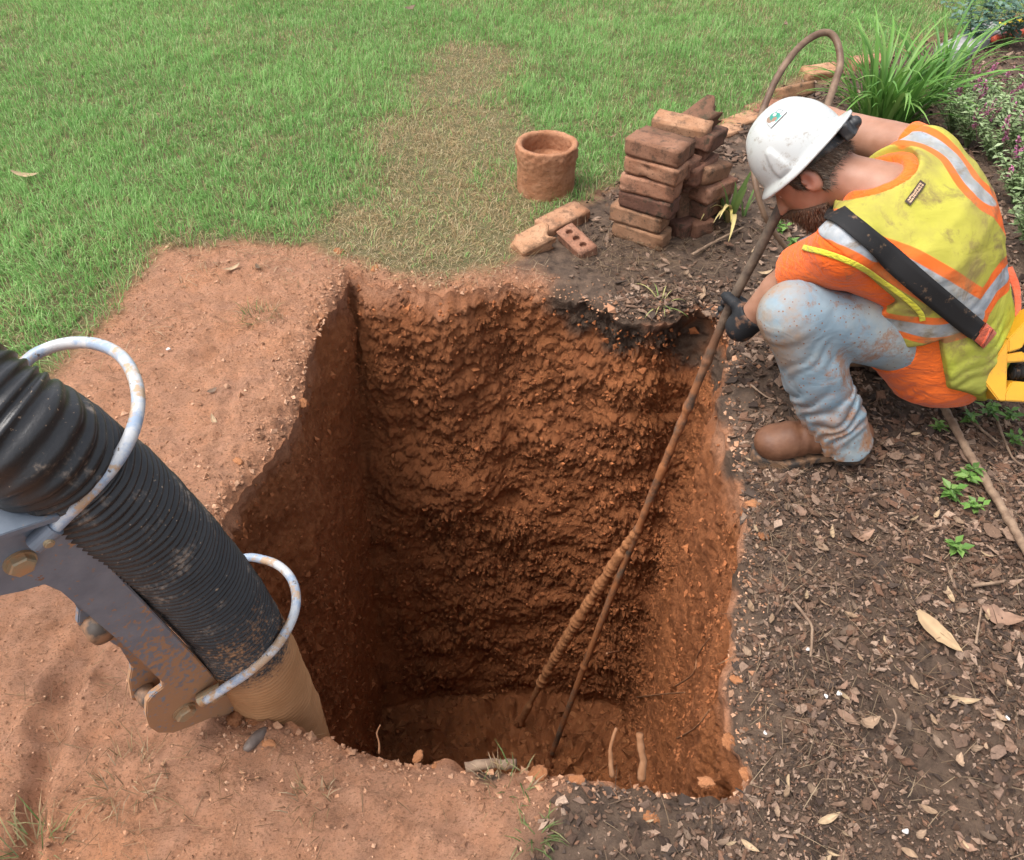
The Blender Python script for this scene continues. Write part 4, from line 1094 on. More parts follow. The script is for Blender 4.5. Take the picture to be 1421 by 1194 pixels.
V_, F_, C_ = chips(P, RNG.uniform(.012, .024, len(P)) * np.interp(P[:, 1], [.6, 1.6], [.75, 1.2]), .35, barkc, .012)
link('coarse_bark', mesh_np('coarse_bark', V_, F_, False, None, dict(col=C_)), M_BARK, label='coarser bark flakes lying on top of the mulch', cat='mulch', kind='stuff')
Rt = N('root', .7, .3); pr = Rt.geo(); Rt.color(Rt.mix(Rt.rng(Rt.noise(pr, 60, 4), .35, .65), (.24, .105, .045), (.31, .155, .078))); Rt.bump(Rt.noise(pr, 150, 4), .4, .003)
Tw = N('twig', .75, .3); pr = Tw.geo(); Tw.color(Tw.mix(Tw.rng(Tw.noise(pr, 40, 4), .35, .65), (.16, .10, .065), (.28, .19, .125))); Tw.bump(Tw.noise(pr, 120, 4), .4, .003)
def stick(name, pts, r, mat, label, cat, group, taper=.5, seg=8):
    P_, s_ = resample(spline([tuple(p) for p in pts], 40), .006)
    R = r * np.interp(s_ / s_[-1], [0, 1], [1, taper])
    P_ = P_ + .25 * r * np.stack([fbm(P_, 60, 2, 510), fbm(P_, 60, 2, 511), fbm(P_, 60, 2, 512)], 1)
    j = 1 + .22 * fbm(np.repeat(P_, seg, 0), 90, 3, 513).reshape(-1, seg)
    c = Vector(P_[0]); V_, F_ = tube(P_ - np.array(c), R, seg, True, j)
    return link(name, mesh_np(name, V_, F_, True), mat, None, c, label, cat, group)
GR = 'torn roots at the pit edges'
def up(px, py, h, z0=-.02): 
    p = onground(px, py); return p
def gdepth(px, py): return depth_of(G(px, py))
dz = gdepth(850, 1078)
stick('root', [D(849, 1078, dz), D(847, 1050, dz - .01), D(849, 1030, dz - .015), D(855, 1011, dz - .02)], .0055, Rt.m, 'orange torn root sticking up at the near lip, left of the thicker one', 'root', GR)
stick('root', [D(890, 1082, dz), D(892, 1058, dz - .01), D(889, 1040, dz - .015), D(888, 1018, dz - .02)], .0078, Rt.m, 'thicker orange torn root standing up at the near lip', 'root', GR, .8)
dz = gdepth(526, 1046)
stick('root', [D(526, 1046, dz), D(526, 1030, dz), D(523, 1018, dz - .005), D(528, 1006, dz - .01)], .0022, Rt.m, 'thin hooked root above the near lip at left', 'root', GR)
for pts_, r, lb in ((((884, 968), (915, 964), (950, 961)), .004, 'pale horizontal root in the right pit wall'), (((938, 952), (962, 935), (968, 910), (985, 885)), .0032, 'branching fine root high on the right wall front'), (((842, 907), (870, 902), (892, 898)), .003, 'faint thin root low between pole and right wall'), (((940, 1025), (965, 1010), (985, 985)), .0035, 'pale root near the right front corner of the pit')):
    wp = []
    for (x, y) in pts_:
        # where the sight line meets the right wall
        best = None
        for d_ in np.linspace(1.4, 4.5, 240):
            p = D(x, y, d_)
            t_ = min(max(-p.z / DEPTH, 0), 1)
            k_ = np.argmin(np.abs((RIMW[8:17, 1] * (1 - t_) + np.array([c_[1][1] for c_ in RIM_C[8:17]]) * t_) - p.y)) + 8
            xw = RIMW[k_, 0] * (1 - t_) + RIM_C[k_][1][0] * t_
            if p.x > xw - .012: best = p; break
        wp.append(best if best else D(x, y, 2.2))
    stick('root', wp, r, Rt.m, lb, 'root', GR, .5)
GT = 'twigs on the mulch'
for pts_, r, lb in ((((1098, 842), (1115, 862), (1124, 880), (1122, 918)), .004, 'bent brown twig on mulch right of the pit'), (((1040, 540), (1060, 556), (1075, 562)), .003, 'short pale twig below the knee'), (((1345, 820), (1380, 815), (1390, 812)), .005, 'short thick twig near the green seedlings'), (((1350, 900), (1356, 860), (1357, 850)), .003, 'upright pale twig beside the long curled leaf'),
                   (((1380, 590), (1400, 640), (1421, 655)), .004, 'pale twig at the right edge below the yellow tool'), (((1310, 790), (1318, 815)), .003, 'tiny twig just above the slim tan leaf'), (((1230, 1030), (1240, 1005), (1235, 990)), .003, 'pale forked twig beside the dark print'), (((960, 360), (985, 345), (1030, 322)), .006, 'dry yellow stalk lying in mulch near the strap leaves'),
                   (((1330, 560), (1345, 590), (1380, 620)), .005, 'brown twig lying behind the seedlings')):
    stick('twig', [onground(x, y, .018) for x, y in pts_], r, Tw.m, lb, 'twig', GT, .6)
stick('bark_strip', [onground(646, 1066, .012), onground(680, 1064, .016), onground(716, 1064, .012)], .012, Tw.m, 'dark bark strip lying on the near lip of the pit', 'bark', None, .8)
# flat dark stone pressed in the clay below the hose
bm = bmesh.new(); bmesh.ops.create_icosphere(bm, subdivisions=3, radius=1)
co = np.array([v.co[:] for v in bm.verts]); k = 1 + .18 * fbm(co, 1.4, 3, 520)
for v, s in zip(bm.verts, k): v.co = Vector((v.co.x * .030, v.co.y * .012, v.co.z * .014)) * float(s)
sm = N('slate', .55, .4); ps = sm.geo(); sm.color(sm.mix(sm.rng(sm.noise(ps, 60, 4), .35, .65), (.10, .075, .062), (.17, .125, .10))); sm.bump(sm.noise(ps, 140, 4), .3, .003)
o = link('stone', bm_mesh('stone', bm, True), sm.m, None, onground(356, 1028, .006), 'dark flat stone set in the clay below the hose mouth', 'stone'); o.rotation_euler = (0, .2, math.radians(62))
# white pebbles and grit
bm = bmesh.new(); bmesh.ops.create_icosphere(bm, subdivisions=2, radius=1)
for v in bm.verts: v.co = v.co * (1 + .2 * math.sin(v.co.x * 4 + v.co.y * 3)); v.co.z *= .6
pm = bm_mesh('pebble', bm, True); pmm = N('pale_stone', .7); pmm.color((.62, .58, .54)); pm.materials.append(pmm.m)
for (x, y, lb) in ((1163, 966, 'white pebble right of a second one in the lower mulch'), (1145, 970, 'white pebble left of its twin in the lower mulch'), (1254, 1157, 'white pebble near the bottom edge of the mulch'), (1060, 1020, 'white pebble close to the pit corner clod'), (1395, 1000, 'white pebble near the right edge of the mulch'), (655, 493, 'white speck of stone low on the back wall top') if False else (1120, 905, 'white pebble beside the bent twig'), (235, 488, 'white pebble on the left clay bank')):
    o = link('pebble', pm, None, None, onground(x, y, .010), lb, 'pebble', 'white pebbles on the ground'); s = random.uniform(.003, .0055); o.scale = (s * 1.3, s, s); o.rotation_euler = (0, 0, random.uniform(0, 6))
# ------------------------------------------------------------------ plants
def strap_leaf(L, Wd, bend, col, seed, n=9, rise=1.25):
    """arching leaf rising from the origin towards +X"""
    rs = np.random.default_rng(seed); t = np.linspace(0, 1, n)
    ang = rise - bend * t ** 1.4
    dx = np.cos(ang) * L / n; dz = np.sin(ang) * L / n
    x = np.concatenate([[0], np.cumsum(dx)[:-1]]); z = np.concatenate([[0], np.cumsum(dz)[:-1]])
    w = Wd * np.clip(1.05 - t ** 2.2, .05, 1) * .5
    V = []
    for i in range(n):
        for s in (-1, 0, 1): V.append([x[i], s * w[i], z[i] + abs(s) * w[i] * .45])
    i, j = np.meshgrid(np.arange(n - 1), np.arange(2), indexing='ij')
    Q = np.stack([i * 3 + j, (i + 1) * 3 + j, (i + 1) * 3 + j + 1, i * 3 + j + 1], -1).reshape(-1, 4)[:, ::-1]
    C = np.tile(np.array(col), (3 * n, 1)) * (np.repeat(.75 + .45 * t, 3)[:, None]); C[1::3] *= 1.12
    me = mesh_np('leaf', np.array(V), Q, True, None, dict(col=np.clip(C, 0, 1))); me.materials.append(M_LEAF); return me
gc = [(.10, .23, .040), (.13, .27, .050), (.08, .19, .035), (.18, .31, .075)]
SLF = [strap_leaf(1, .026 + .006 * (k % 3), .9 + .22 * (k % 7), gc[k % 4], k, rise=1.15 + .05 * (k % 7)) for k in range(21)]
def clump(name, px, py, n, Lr, spread, label, cat, tilt=.35, leaves=SLF, wide=1.0, azr=(0, 6.283), group=None):
    c = onground(px, py, -.01); t = thing(name, c, label, cat, group)
    for k in range(n):
        o = bpy.data.objects.new('leaf', leaves[random.randrange(len(leaves))]); COL.objects.link(o); o.parent = t
        a = random.uniform(*azr); r = spread * math.sqrt(random.random())
        o.location = (r * math.cos(a), r * math.sin(a), 0); L = random.uniform(*Lr); o.scale = (L, L * wide, L)
        o.rotation_euler = (random.uniform(-.25, .25), random.uniform(-tilt, tilt), a + random.uniform(-.6, .6))
    return t
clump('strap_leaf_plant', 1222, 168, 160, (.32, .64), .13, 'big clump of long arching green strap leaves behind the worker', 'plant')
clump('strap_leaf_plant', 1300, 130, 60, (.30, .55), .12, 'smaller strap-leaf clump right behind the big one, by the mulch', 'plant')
ylf = [strap_leaf(1, .07, 2.2, (.52, .44, .14), 91, rise=1.2), strap_leaf(1, .07, 2.5, (.60, .48, .20), 92, rise=1.25), strap_leaf(1, .07, .6, (.16, .26, .08), 93, rise=1.3), strap_leaf(1, .07, .5, (.20, .30, .09), 94, rise=1.35)]
clump('yellowing_strap_plant', 1010, 306, 11, (.18, .30), .015, 'small plant with yellowing drooping leaves beside the brick jumble', 'plant', .2, ylf, 1.2, (3.6, 5.2))
clump('young_strap_plant', 1032, 300, 4, (.12, .18), .012, 'young plant with two upright grey-green blades near the hat brim', 'plant', .15, ylf[2:])
clump('wilted_strap_plant', 918, 420, 12, (.06, .16), .02, 'wilted pale plant hanging over the back right pit lip', 'plant', .4, [strap_leaf(1, .045, 2.0, (.34, .36, .12), 95, rise=.8), strap_leaf(1, .04, 1.6, (.44, .40, .16), 96, rise=.7), strap_leaf(1, .04, 1.2, (.2, .28, .07), 97, rise=.6)])
# leafy stems
def sprig_mesh(n_leaf, h, L, Wd, cols, seed, spread=.6, stems=3, elev=.5):
    rs = np.random.default_rng(seed); parts, cc = [], []
    for s in range(stems):
        a0 = rs.uniform(0, 6.28); top = np.array([math.cos(a0) * spread * h * rs.uniform(.2, 1), math.sin(a0) * spread * h * rs.uniform(.2, 1), h * rs.uniform(.7, 1.05)])
        P = np.array([top * t ** 1.1 for t in np.linspace(0, 1, 7)]); P[:, 2] = top[2] * np.linspace(0, 1, 7) ** .8
        V_, F_ = tube(P, np.linspace(.0018, .0009, 7), 5, False); parts.append((V_, F_)); cc.append(np.tile([.13, .17, .07], (len(V_), 1)))
        for k in range(n_leaf):
            t = .18 + .82 * (k + rs.random()) / n_leaf; p = top * t ** 1.1; p[2] = top[2] * t ** .8
            a = k * 2.4 + rs.uniform(-.5, .5); e = elev + rs.uniform(-.4, .4); l = L * rs.uniform(.6, 1.15)
            d = np.array([math.cos(a) * math.cos(e), math.sin(a) * math.cos(e), math.sin(e)]); sd = np.array([-math.sin(a), math.cos(a), rs.uniform(-.3, .3)])
            w = Wd * l / L
            v = np.array([p, p + d * l * .4 + sd * w / 2, p + d * l * .45 - np.array([0, 0, .1 * l]), p + d * l * .4 - sd * w / 2, p + d * l * .98 - np.array([0, 0, .18 * l])])
            parts.append((v, [np.array([[0, 1, 2], [0, 2, 3], [2, 1, 4], [3, 2, 4]])])); cc.append(np.tile(np.array(cols[rs.integers(len(cols))]) * rs.uniform(.75, 1.25), (5, 1)))
    V_, F_ = merge(parts); return mesh_np('foliage', V_, F_, False, None, dict(col=np.clip(np.concatenate(cc), 0, 1)))
SG = [sprig_mesh(26, .17, .026, .010, [(.28, .38, .17), (.37, .46, .24), (.21, .30, .12)], 200 + k, .75, 12, .35) for k in range(4)]
for m in SG: m.materials.append(M_LEAF)
def spike_mesh(seed):
    rs = np.random.default_rng(seed); h = .055; parts, cc = [], []
    V_, F_ = tube(np.array([[0, 0, z] for z in np.linspace(-.03, h, 6)]), .0011, 5, False); parts.append((V_, F_)); cc.append(np.tile([.22, .13, .13], (len(V_), 1)))
    for k in range(46):
        t = rs.random(); a = rs.uniform(0, 6.28); p = np.array([0, 0, h * t]); l = .013 * (1.1 - .6 * t); e = rs.uniform(.1, .9)
        d = np.array([math.cos(a) * math.cos(e), math.sin(a) * math.cos(e), math.sin(e)]); sd = np.array([-math.sin(a), math.cos(a), 0])
        parts.append((np.array([p, p + d * l * .6 + sd * .0024, p + d * l, p + d * l * .6 - sd * .0024]), [np.array([[0, 1, 2, 3]])]))
        cc.append(np.tile(np.array([(.50, .13, .28), (.62, .24, .42), (.40, .12, .20), (.32, .15, .14)][rs.integers(4)]) * rs.uniform(.8, 1.2), (4, 1)))
    V_, F_ = merge(parts); me = mesh_np('flower_spike', V_, F_, False, None, dict(col=np.concatenate(cc))); me.materials.append(M_LEAF); return me
SPK = [spike_mesh(300 + k) for k in range(4)]
GP_ = 'pink flowering plants at the right edge'
pk = [(1318, 188, 'pink flowering plant just behind the right shoulder'), (1345, 160, 'pink flowering plant with a tall spike left of the dark mulch'), (1385, 175, 'pink flowering plant in the middle of the right edge group'), (1420, 165, 'pink flowering plant farthest right, cut by the frame'), (1372, 225, 'pale green flowering plant beside the upper back of the vest'), (1410, 235, 'pale green flowering plant at the right edge, mid group'),
      (1405, 285, 'pale green flowering plant beside the lower vest'), (1440, 300, 'pale green flowering plant low at the right frame edge'), (1425, 350, 'lowest pale green plant above the red strap'), (1340, 205, 'pale flowering plant directly right of the shoulder'), (1460, 220, 'pink flowering plant just past the right frame edge'), (1455, 380, 'pale green plant past the frame edge by the tool')]
for k, (x, y, lb) in enumerate(pk):
    t = thing('flowering_plant', onground(x, y, -.005), lb, 'plant', GP_)
    for q in range(2):
        o = link('foliage', SG[(k + q) % 4], None, t); o.rotation_euler = (0, 0, random.uniform(0, 6.28)); o.scale = [random.uniform(.95, 1.45)] * 3
    for q in range(7 if k not in (6, 7, 8, 11) else 3):
        o = link('flower_spike', SPK[random.randrange(4)], None, t); a = random.uniform(0, 6.28); r = random.uniform(.02, .11); h = random.uniform(.11, .19)
        o.location = (r * math.cos(a), r * math.sin(a), h); o.rotation_euler = (random.uniform(-.5, .5), random.uniform(-.5, .5), 0); s = random.uniform(1.0, 1.7); o.scale = (s, s, s)
# blue-green shrub at the top right corner
BG = [sprig_mesh(16, .30, .05, .026, [(.13, .22, .165), (.19, .29, .22), (.09, .17, .12)], 400 + k, .8, 9, .2) for k in range(2)]
for m in BG: m.materials.append(M_LEAF)
for (x, y, lb) in ((1395, 66, 'blue-green leafy shrub in the top right corner'), (1345, 62, 'small blue-green shrub between strap leaves and grey slab'), (1470, 60, 'blue-green shrub just outside the top right corner')):
    t = thing('blue_green_shrub', onground(x, y, -.01), lb, 'shrub', 'blue-green shrubs at the back of the bed')
    for q in range(2): o = link('foliage', BG[q], None, t); o.rotation_euler = (0, 0, random.uniform(0, 6)); o.scale = [random.uniform(.8, 1.1)] * 3
# seedlings in the mulch
SD = [sprig_mesh(7, .045, .032, .016, [(.14, .26, .055), (.19, .31, .08), (.11, .22, .045)], 500 + k, .5, 3, .25) for k in range(4)]
for m in SD: m.materials.append(M_LEAF)
for k, (x, y, s, lb) in enumerate(((1335, 668, 1.1, 'green seedling beside the stick on the ground, larger of the upper two'), (1312, 690, 1.1, 'green seedling left of the stick, with pointed leaves'), (1348, 712, .8, 'small green seedling right under the stick'), (1322, 768, 1.0, 'bright green lobed seedling lowest in the mulch'), (1405, 620, .8, 'small green seedling at the right edge under the tool'), (1345, 590, .9, 'seedling in the shade behind the worker'), (1300, 600, .7, 'tiny seedling under the worker'), (1400, 585, .9, 'seedling directly below the yellow tool'), (1080, 325, 1.0, 'pale green weed beside the pole below the hat'), (1100, 345, .9, 'pale green weed next to the thin tube end'), (1370, 580, 1.0, 'broad-leaved weed under the hip'))):
    o = link('seedling', SD[k % 4], None, None, onground(x, y, .006), lb, 'seedling', 'green seedlings in the mulch'); o.scale = [s] * 3; o.rotation_euler = (0, 0, random.uniform(0, 6.28))
# ------------------------------------------------------------------ tube loop, stick, hoses, slab
Lt = N('brown_tube', .55, .4); pt_ = Lt.geo(); Lt.color(Lt.mix(Lt.rng(Lt.noise(pt_, 10, 5, .65), .38, .62), (.095, .052, .031), (.21, .135, .085))); Lt.bump(Lt.noise(pt_, 120, 4), .25, .002)
LOOP = [(1104, 360, 2.40), (1074, 322, 2.36), (1058, 290, 2.33), (1047, 245, 2.32), (1047, 195, 2.34), (1060, 150, 2.36), (1080, 105, 2.38), (1105, 70, 2.40), (1130, 50, 2.42), (1150, 46, 2.43), (1162, 60, 2.43), (1166, 88, 2.42), (1158, 118, 2.40), (1147, 150, 2.37), (1135, 185, 2.32), (1120, 222, 2.16)]
P_, s_ = resample(spline([tuple(D(*q)) for q in LOOP], 200), .006)
R_t = np.interp(s_ / s_[-1], [0, .3, 1], [.0075, .0095, .0115])
V_, F_ = tube(P_, R_t, 12, True); c0 = P_[0]
link('looped_tube', mesh_np('looped_tube', V_ - c0, F_, True), Lt.m, None, c0, 'brown flexible tube standing in a tall loop behind the hard hat', 'tube')
P_ = [onground(1294, 560, .03), onground(1312, 594, .035), onground(1335, 634, .03), onground(1365, 685, .03), onground(1395, 735, .028), onground(1425, 788, .03), onground(1470, 865, .025)]
o = stick('lying_pole', P_, .0105, Tw.m, 'thin brown pole lying on the mulch below the worker, running out of frame', 'pole', None, 1.0, 12)
for nm, col, pts_, r, lb in (('yellow_hose', (.72, .50, .03), [(1560, 60), (1470, 38), (1421, 38), (1393, 44), (1385, 46)], .022, 'yellow hose end lying in the top right corner'), ('red_hose', (.60, .10, .05), [(1560, 75), (1470, 55), (1421, 56), (1385, 62), (1375, 66)], .02, 'red hose lying just below the yellow one, top right')):
    hm = N(nm, .45, .4); hm.color(col)
    stick(nm, [onground(x, y, .04) for x, y in pts_], r, hm.m, lb, 'hose', None, .9, 14)
a, b = onground(1318, 80), onground(1378, 46)
bm = bmesh.new(); bmesh.ops.create_cube(bm, size=1)
Ls = (b - a).length * 1.15
for v in bm.verts: v.co = Vector((v.co.x * Ls, v.co.y * .15, v.co.z * .06))
bmesh.ops.bevel(bm, geom=list(bm.edges), offset=.008, segments=2, affect='EDGES'); bmesh.ops.subdivide_edges(bm, edges=[e for e in bm.edges if e.calc_length() > .1], cuts=5, use_grid_fill=True)
for v in bm.verts: v.co += Vector((random.uniform(-1, 1), random.uniform(-1, 1), random.uniform(-1, 1))) * .003
gm = N('grey_stone', .85, .25); pg = gm.geo(); gm.color(gm.mix(gm.rng(gm.noise(pg, 12, 6), .35, .65), (.24, .235, .23), (.36, .35, .33))); gm.bump(gm.noise(pg, 60, 5), .4, .005)
o = link('edging_slab', bm_mesh('edging_slab', bm), gm.m, None, (a + b) / 2 + Vector((0, 0, .02)), 'grey stone edging slab behind the strap leaves, top right', 'stone'); o.rotation_euler = (0, .03, math.atan2(b.y - a.y, b.x - a.x))
# ------------------------------------------------------------------ person: implicit surfaces meshed by surface nets
def VA(*a): return np.array(a, float)
def unit(v): v = np.asarray(v, float); return v / np.linalg.norm(v)
def rc(p, a, b, r1, r2):
    a, b = np.asarray(a, float), np.asarray(b, float); e = b - a
    t = np.clip(((p - a) @ e) / (e @ e), 0, 1)
    return np.linalg.norm(p - a - t[:, None] * e, axis=1) - (r1 + (r2 - r1) * t)
def chain(p, pts, rs, k=.01):
    d = None
    for i in range(len(pts) - 1):
        q = rc(p, pts[i], pts[i + 1], rs[i], rs[i + 1]); d = q if d is None else smin(d, q, k)
    return d
def el(p, c, ax, r):
    q = (p - c) @ np.array(ax).T
    k0 = np.linalg.norm(q / r, axis=1); k1 = np.linalg.norm(q / (np.array(r) ** 2), axis=1) + 1e-9
    return k0 * (k0 - 1) / k1
def smin(a, b, k): h = np.clip(.5 + .5 * (b - a) / k, 0, 1); return b * (1 - h) + a * h - k * h * (1 - h)
def smax(a, b, k): return -smin(-a, -b, k)
def nets(f, lo, hi, h):
    lo, hi = np.asarray(lo, float), np.asarray(hi, float)
    n = np.ceil((hi - lo) / h).astype(int) + 1
    ax = [lo[i] + h * np.arange(n[i]) for i in range(3)]
    # block passes skip empty space, then the narrow band is evaluated point by point
    B = 4
    nb = -(-n // B); npad = nb * B
    bc = np.stack(np.meshgrid(*[lo[i] + h * (B * np.arange(nb[i]) + (B - 1) / 2) for i in range(3)], indexing='ij'), -1)
    B2 = 4
    nc_ = -(-nb // B2)
    cc = np.stack(np.meshgrid(*[lo[i] + h * (B * B2 * np.arange(nc_[i]) + (B * B2 - 1) / 2) for i in range(3)], indexing='ij'), -1).reshape(-1, 3)
    fc_ = f(cc).reshape(nc_)
    up = np.repeat(np.repeat(np.repeat(fc_, B2, 0), B2, 1), B2, 2)[:nb[0], :nb[1], :nb[2]]
    fb = up.copy(); nearb = np.abs(up) < h * B * B2 * .9 + .025
    fb[nearb] = f(bc[nearb])
    val = np.repeat(np.repeat(np.repeat(fb, B, 0), B, 1), B, 2).astype(np.float32)[:n[0], :n[1], :n[2]]
    act_ = np.repeat(np.repeat(np.repeat(np.abs(fb) < h * B * .9 + .008, B, 0), B, 1), B, 2)[:n[0], :n[1], :n[2]]
    I_ = np.argwhere(act_)
    val[act_] = f(lo + h * I_)
    ins = val < 0
    m = n - 1
    cnt = np.zeros(m, np.int8)
    for a in (0, 1):
        for b in (0, 1):
            for c in (0, 1): cnt += ins[a:a + m[0], b:b + m[1], c:c + m[2]]
    act = (cnt > 0) & (cnt < 8)
    idx = np.full(m, -1, np.int64); cells = np.argwhere(act); idx[act] = np.arange(len(cells))
    acc = np.zeros((len(cells), 3)); w = np.zeros(len(cells))
    cor = [(a, b, c) for a in (0, 1) for b in (0, 1) for c in (0, 1)]
    cv = {c: val[cells[:, 0] + c[0], cells[:, 1] + c[1], cells[:, 2] + c[2]] for c in cor}
    for c in cor:
        for d in range(3):
            if c[d] == 0:
                e = list(c); e[d] = 1; e = tuple(e)
                v0, v1 = cv[c], cv[e]; x = (v0 < 0) != (v1 < 0)
                t = np.where(x, v0 / np.where(x, v0 - v1, 1), 0)
                pt = np.tile(np.array(c, float), (len(cells), 1)); pt[:, d] += t
                acc[x] += pt[x]; w[x] += 1
    Vv = lo + h * (cells + acc / w[:, None])
    Fs = []
    for d in range(3):
        e1, e2 = (d + 1) % 3, (d + 2) % 3
        sl0 = [slice(None)] * 3; sl1 = [slice(None)] * 3; sl0[d] = slice(0, -1); sl1[d] = slice(1, None)
        x = ins[tuple(sl0)] != ins[tuple(sl1)]
        I = np.argwhere(x); ok = (I[:, e1] > 0) & (I[:, e2] > 0) & (I[:, e1] < m[e1]) & (I[:, e2] < m[e2]); I = I[ok]
        def g(o1, o2):
            J = I.copy(); J[:, e1] -= o1; J[:, e2] -= o2; return idx[J[:, 0], J[:, 1], J[:, 2]]
        q = np.stack([g(1, 1), g(0, 1), g(0, 0), g(1, 0)], 1)
        fl_ = ~ins[I[:, 0], I[:, 1], I[:, 2]]
        q[fl_] = q[fl_][:, ::-1]
        Fs.append(q)
    return Vv, np.concatenate(Fs)
def relax(V, Q, it=2, lam=.5):
    e = np.concatenate([Q[:, [0, 1]], Q[:, [1, 2]], Q[:, [2, 3]], Q[:, [3, 0]]])
    for _ in range(it):
        s = np.zeros_like(V); c = np.zeros(len(V))
        for k in range(3): s[:, k] = np.bincount(e[:, 0], V[e[:, 1], k], len(V)) + np.bincount(e[:, 1], V[e[:, 0], k], len(V))
        c = np.bincount(e[:, 0], minlength=len(V)) + np.bincount(e[:, 1], minlength=len(V))
        V = V + lam * (s / np.maximum(c, 1)[:, None] - V)
    return V
def vnormals(V, Q):
    n = np.cross(V[Q[:, 2]] - V[Q[:, 0]], V[Q[:, 3]] - V[Q[:, 1]]); o = np.zeros_like(V)
    for k in range(4):
        for c in range(3): o[:, c] += np.bincount(Q[:, k], n[:, c], len(V))
    return o / (np.linalg.norm(o, axis=1)[:, None] + 1e-12)

# joints
SL, SR, NB, PV = VA(.735, 1.615, .600), VA(.985, 1.905, .680), VA(.86, 1.785, .665), VA(1.10, 1.735, .275)
lat = unit(SR - SL); spn = NB - PV; spn = unit(spn - lat * (spn @ lat) * .0)
bnr = unit(np.cross(lat, spn)); lat = unit(np.cross(spn, bnr))
EL_, HL = VA(.705, 1.765, .43), np.array(HAND)
ER = VA(.81, 2.125, .655); HRp = np.array(D(1112, 238, 2.07))
LH, LK, LA = VA(1.05, 1.685, .285), VA(.650, 1.585, .435), VA(.838, 1.552, .095)
RH, RK, RA = VA(1.10, 1.84, .28), VA(.83, 1.96, .34), VA(1.05, 1.93, .10)
def tcoord(p): q = p - PV; return q @ lat, q @ spn, q @ bnr
TS = [-.20, -.13, -.08, 0, .10, .20, .30, .37, .42, .46, .50]
TW = [.06, .135, .170, .182, .172, .172, .186, .190, .165, .11, .06]
TD = [.05, .095, .125, .135, .128, .128, .130, .118, .095, .075, .055]
TC = [.02, .015, .01, 0, .015, .03, .028, .015, .004, -.005, -.015]
def torso(p, off=0.):
    l, s, b = tcoord(p)
    w, d, c = np.interp(s, TS, TW), np.interp(s, TS, TD), np.interp(s, TS, TC)
    bb = b - c
    k = ((np.abs(l) / w) ** 2.3 + (np.abs(bb) / d) ** 2.3) ** (1 / 2.3)
    q = (k - 1) * np.minimum(w, d)
    return smax(q, np.maximum(s - .49, -.185 - s), .03) - off
# head frame
HCn = VA(.712, 1.880, .652)
hu = unit(VA(-.72, .40, .56)); hf0 = VA(-.67, -.29, -.72); hf0 = unit(hf0 - hu * (hf0 @ hu)); hl0 = np.cross(hu, hf0)
ta = math.radians(-28)
hf = hf0 * math.cos(ta) + hl0 * math.sin(ta); hl = np.cross(hu, hf)
HX = np.array([hl, hf, hu])
def hp(a, b, c): return HCn + hl * a + hf * b + hu * c          # left, forward, up
def head(p):
    d = el(p, hp(0, -.012, .028), HX, (.076, .097, .088))
    d = smin(d, el(p, hp(0, .025, -.03), HX, (.064, .068, .085)), .03)
    d = smin(d, rc(p, hp(0, .03, -.06), hp(0, .072, -.098), .045, .022), .03)      # jaw, chin
    d = smin(d, rc(p, hp(.045, -.01, -.045), hp(.028, .05, -.092), .022, .018), .03)
    d = smin(d, rc(p, hp(-.045, -.01, -.045), hp(-.028, .05, -.092), .022, .018), .03)
    d = smin(d, rc(p, hp(0, .085, .012), hp(0, .112, -.035), .009, .014), .014)    # nose
    d = smin(d, rc(p, hp(-.035, .080, .020), hp(.035, .080, .020), .010, .010), .012)
    for s in (-1, 1):
        d = smax(d, -(np.linalg.norm(p - hp(s * .031, .098, .0), axis=1) - .016), .010)
        d = smin(d, np.linalg.norm(p - hp(s * .012, .100, -.036), axis=1) - .008, .008)
        e = el(p, hp(s * .080, -.012, -.012), np.array([unit(hl * s + hf * -.35), unit(hf + hl * s * .35), hu]), (.010, .020, .032))
        e = smax(e, -el(p, hp(s * .090, -.006, -.008), HX, (.009, .011, .020)), .006)
        d = smin(d, e, .006)
    d = smin(d, rc(p, hp(-.018, .090, -.062), hp(.018, .090, -.062), .009, .009), .012)  # lips
    d = smax(d, -rc(p, hp(-.022, .102, -.064), hp(.022, .102, -.064), .0025, .0025), .004)
    return d
def hand(p, c, ax, e, grow=0., sgn=1):
    """closed hand round a pole through c along ax; e points from pole to palm"""
    ax = unit(ax); e = unit(e - ax * (e @ ax)); f = np.cross(ax, e) * sgn
    def pt(phi, a, r): return c + ax * a + (e * math.cos(phi) + f * math.sin(phi)) * r
    d = None
    for a, L in ((.033, .92), (.011, 1.), (-.011, .97), (-.031, .8)):
        ph = [.35, 1.25, 2.15, 2.15 + .85 * L]
        R = [.036, .0285, .0275, .0265]
        pts_ = [pt(x, a, r) for x, r in zip(ph, R)]
        q = chain(p, pts_, [.0105 + grow, .0098 + grow, .0088 + grow, .0078 + grow], .004)
        d = q if d is None else smin(d, q, .0035)
    palm = chain(p, [pt(.35, .03, .040), pt(.25, -.028, .040)], [.014 + grow, .013 + grow])
    palm = smin(palm, chain(p, [pt(0, .022, .055), pt(0, -.022, .055)], [.017 + grow, .015 + grow]), .015)
    d = smin(d, palm, .010)
    th = chain(p, [pt(-.25, .030, .052), pt(-.75, .042, .036), pt(-1.45, .044, .029), pt(-2.1, .040, .027)], [.015 + grow, .0125 + grow, .011 + grow, .0085 + grow], .004)
    d = smin(d, th, .010)
    return d, pt(0, 0, .065)
axL = unit(np.array(POLE_TOP) - np.array(HAND)); axR = unit(np.array(POLE_TOP) - np.array(HRp))
def lhand(p, g=0.): return hand(p, HL, axL, EL_ - HL, g, 1)
def rhand(p, g=0.): return hand(p, HRp, VA(*POLE_TOP) - HL, ER - HRp, g, -1)
WL, WR = lhand(np.zeros((1, 3)))[1], rhand(np.zeros((1, 3)))[1]
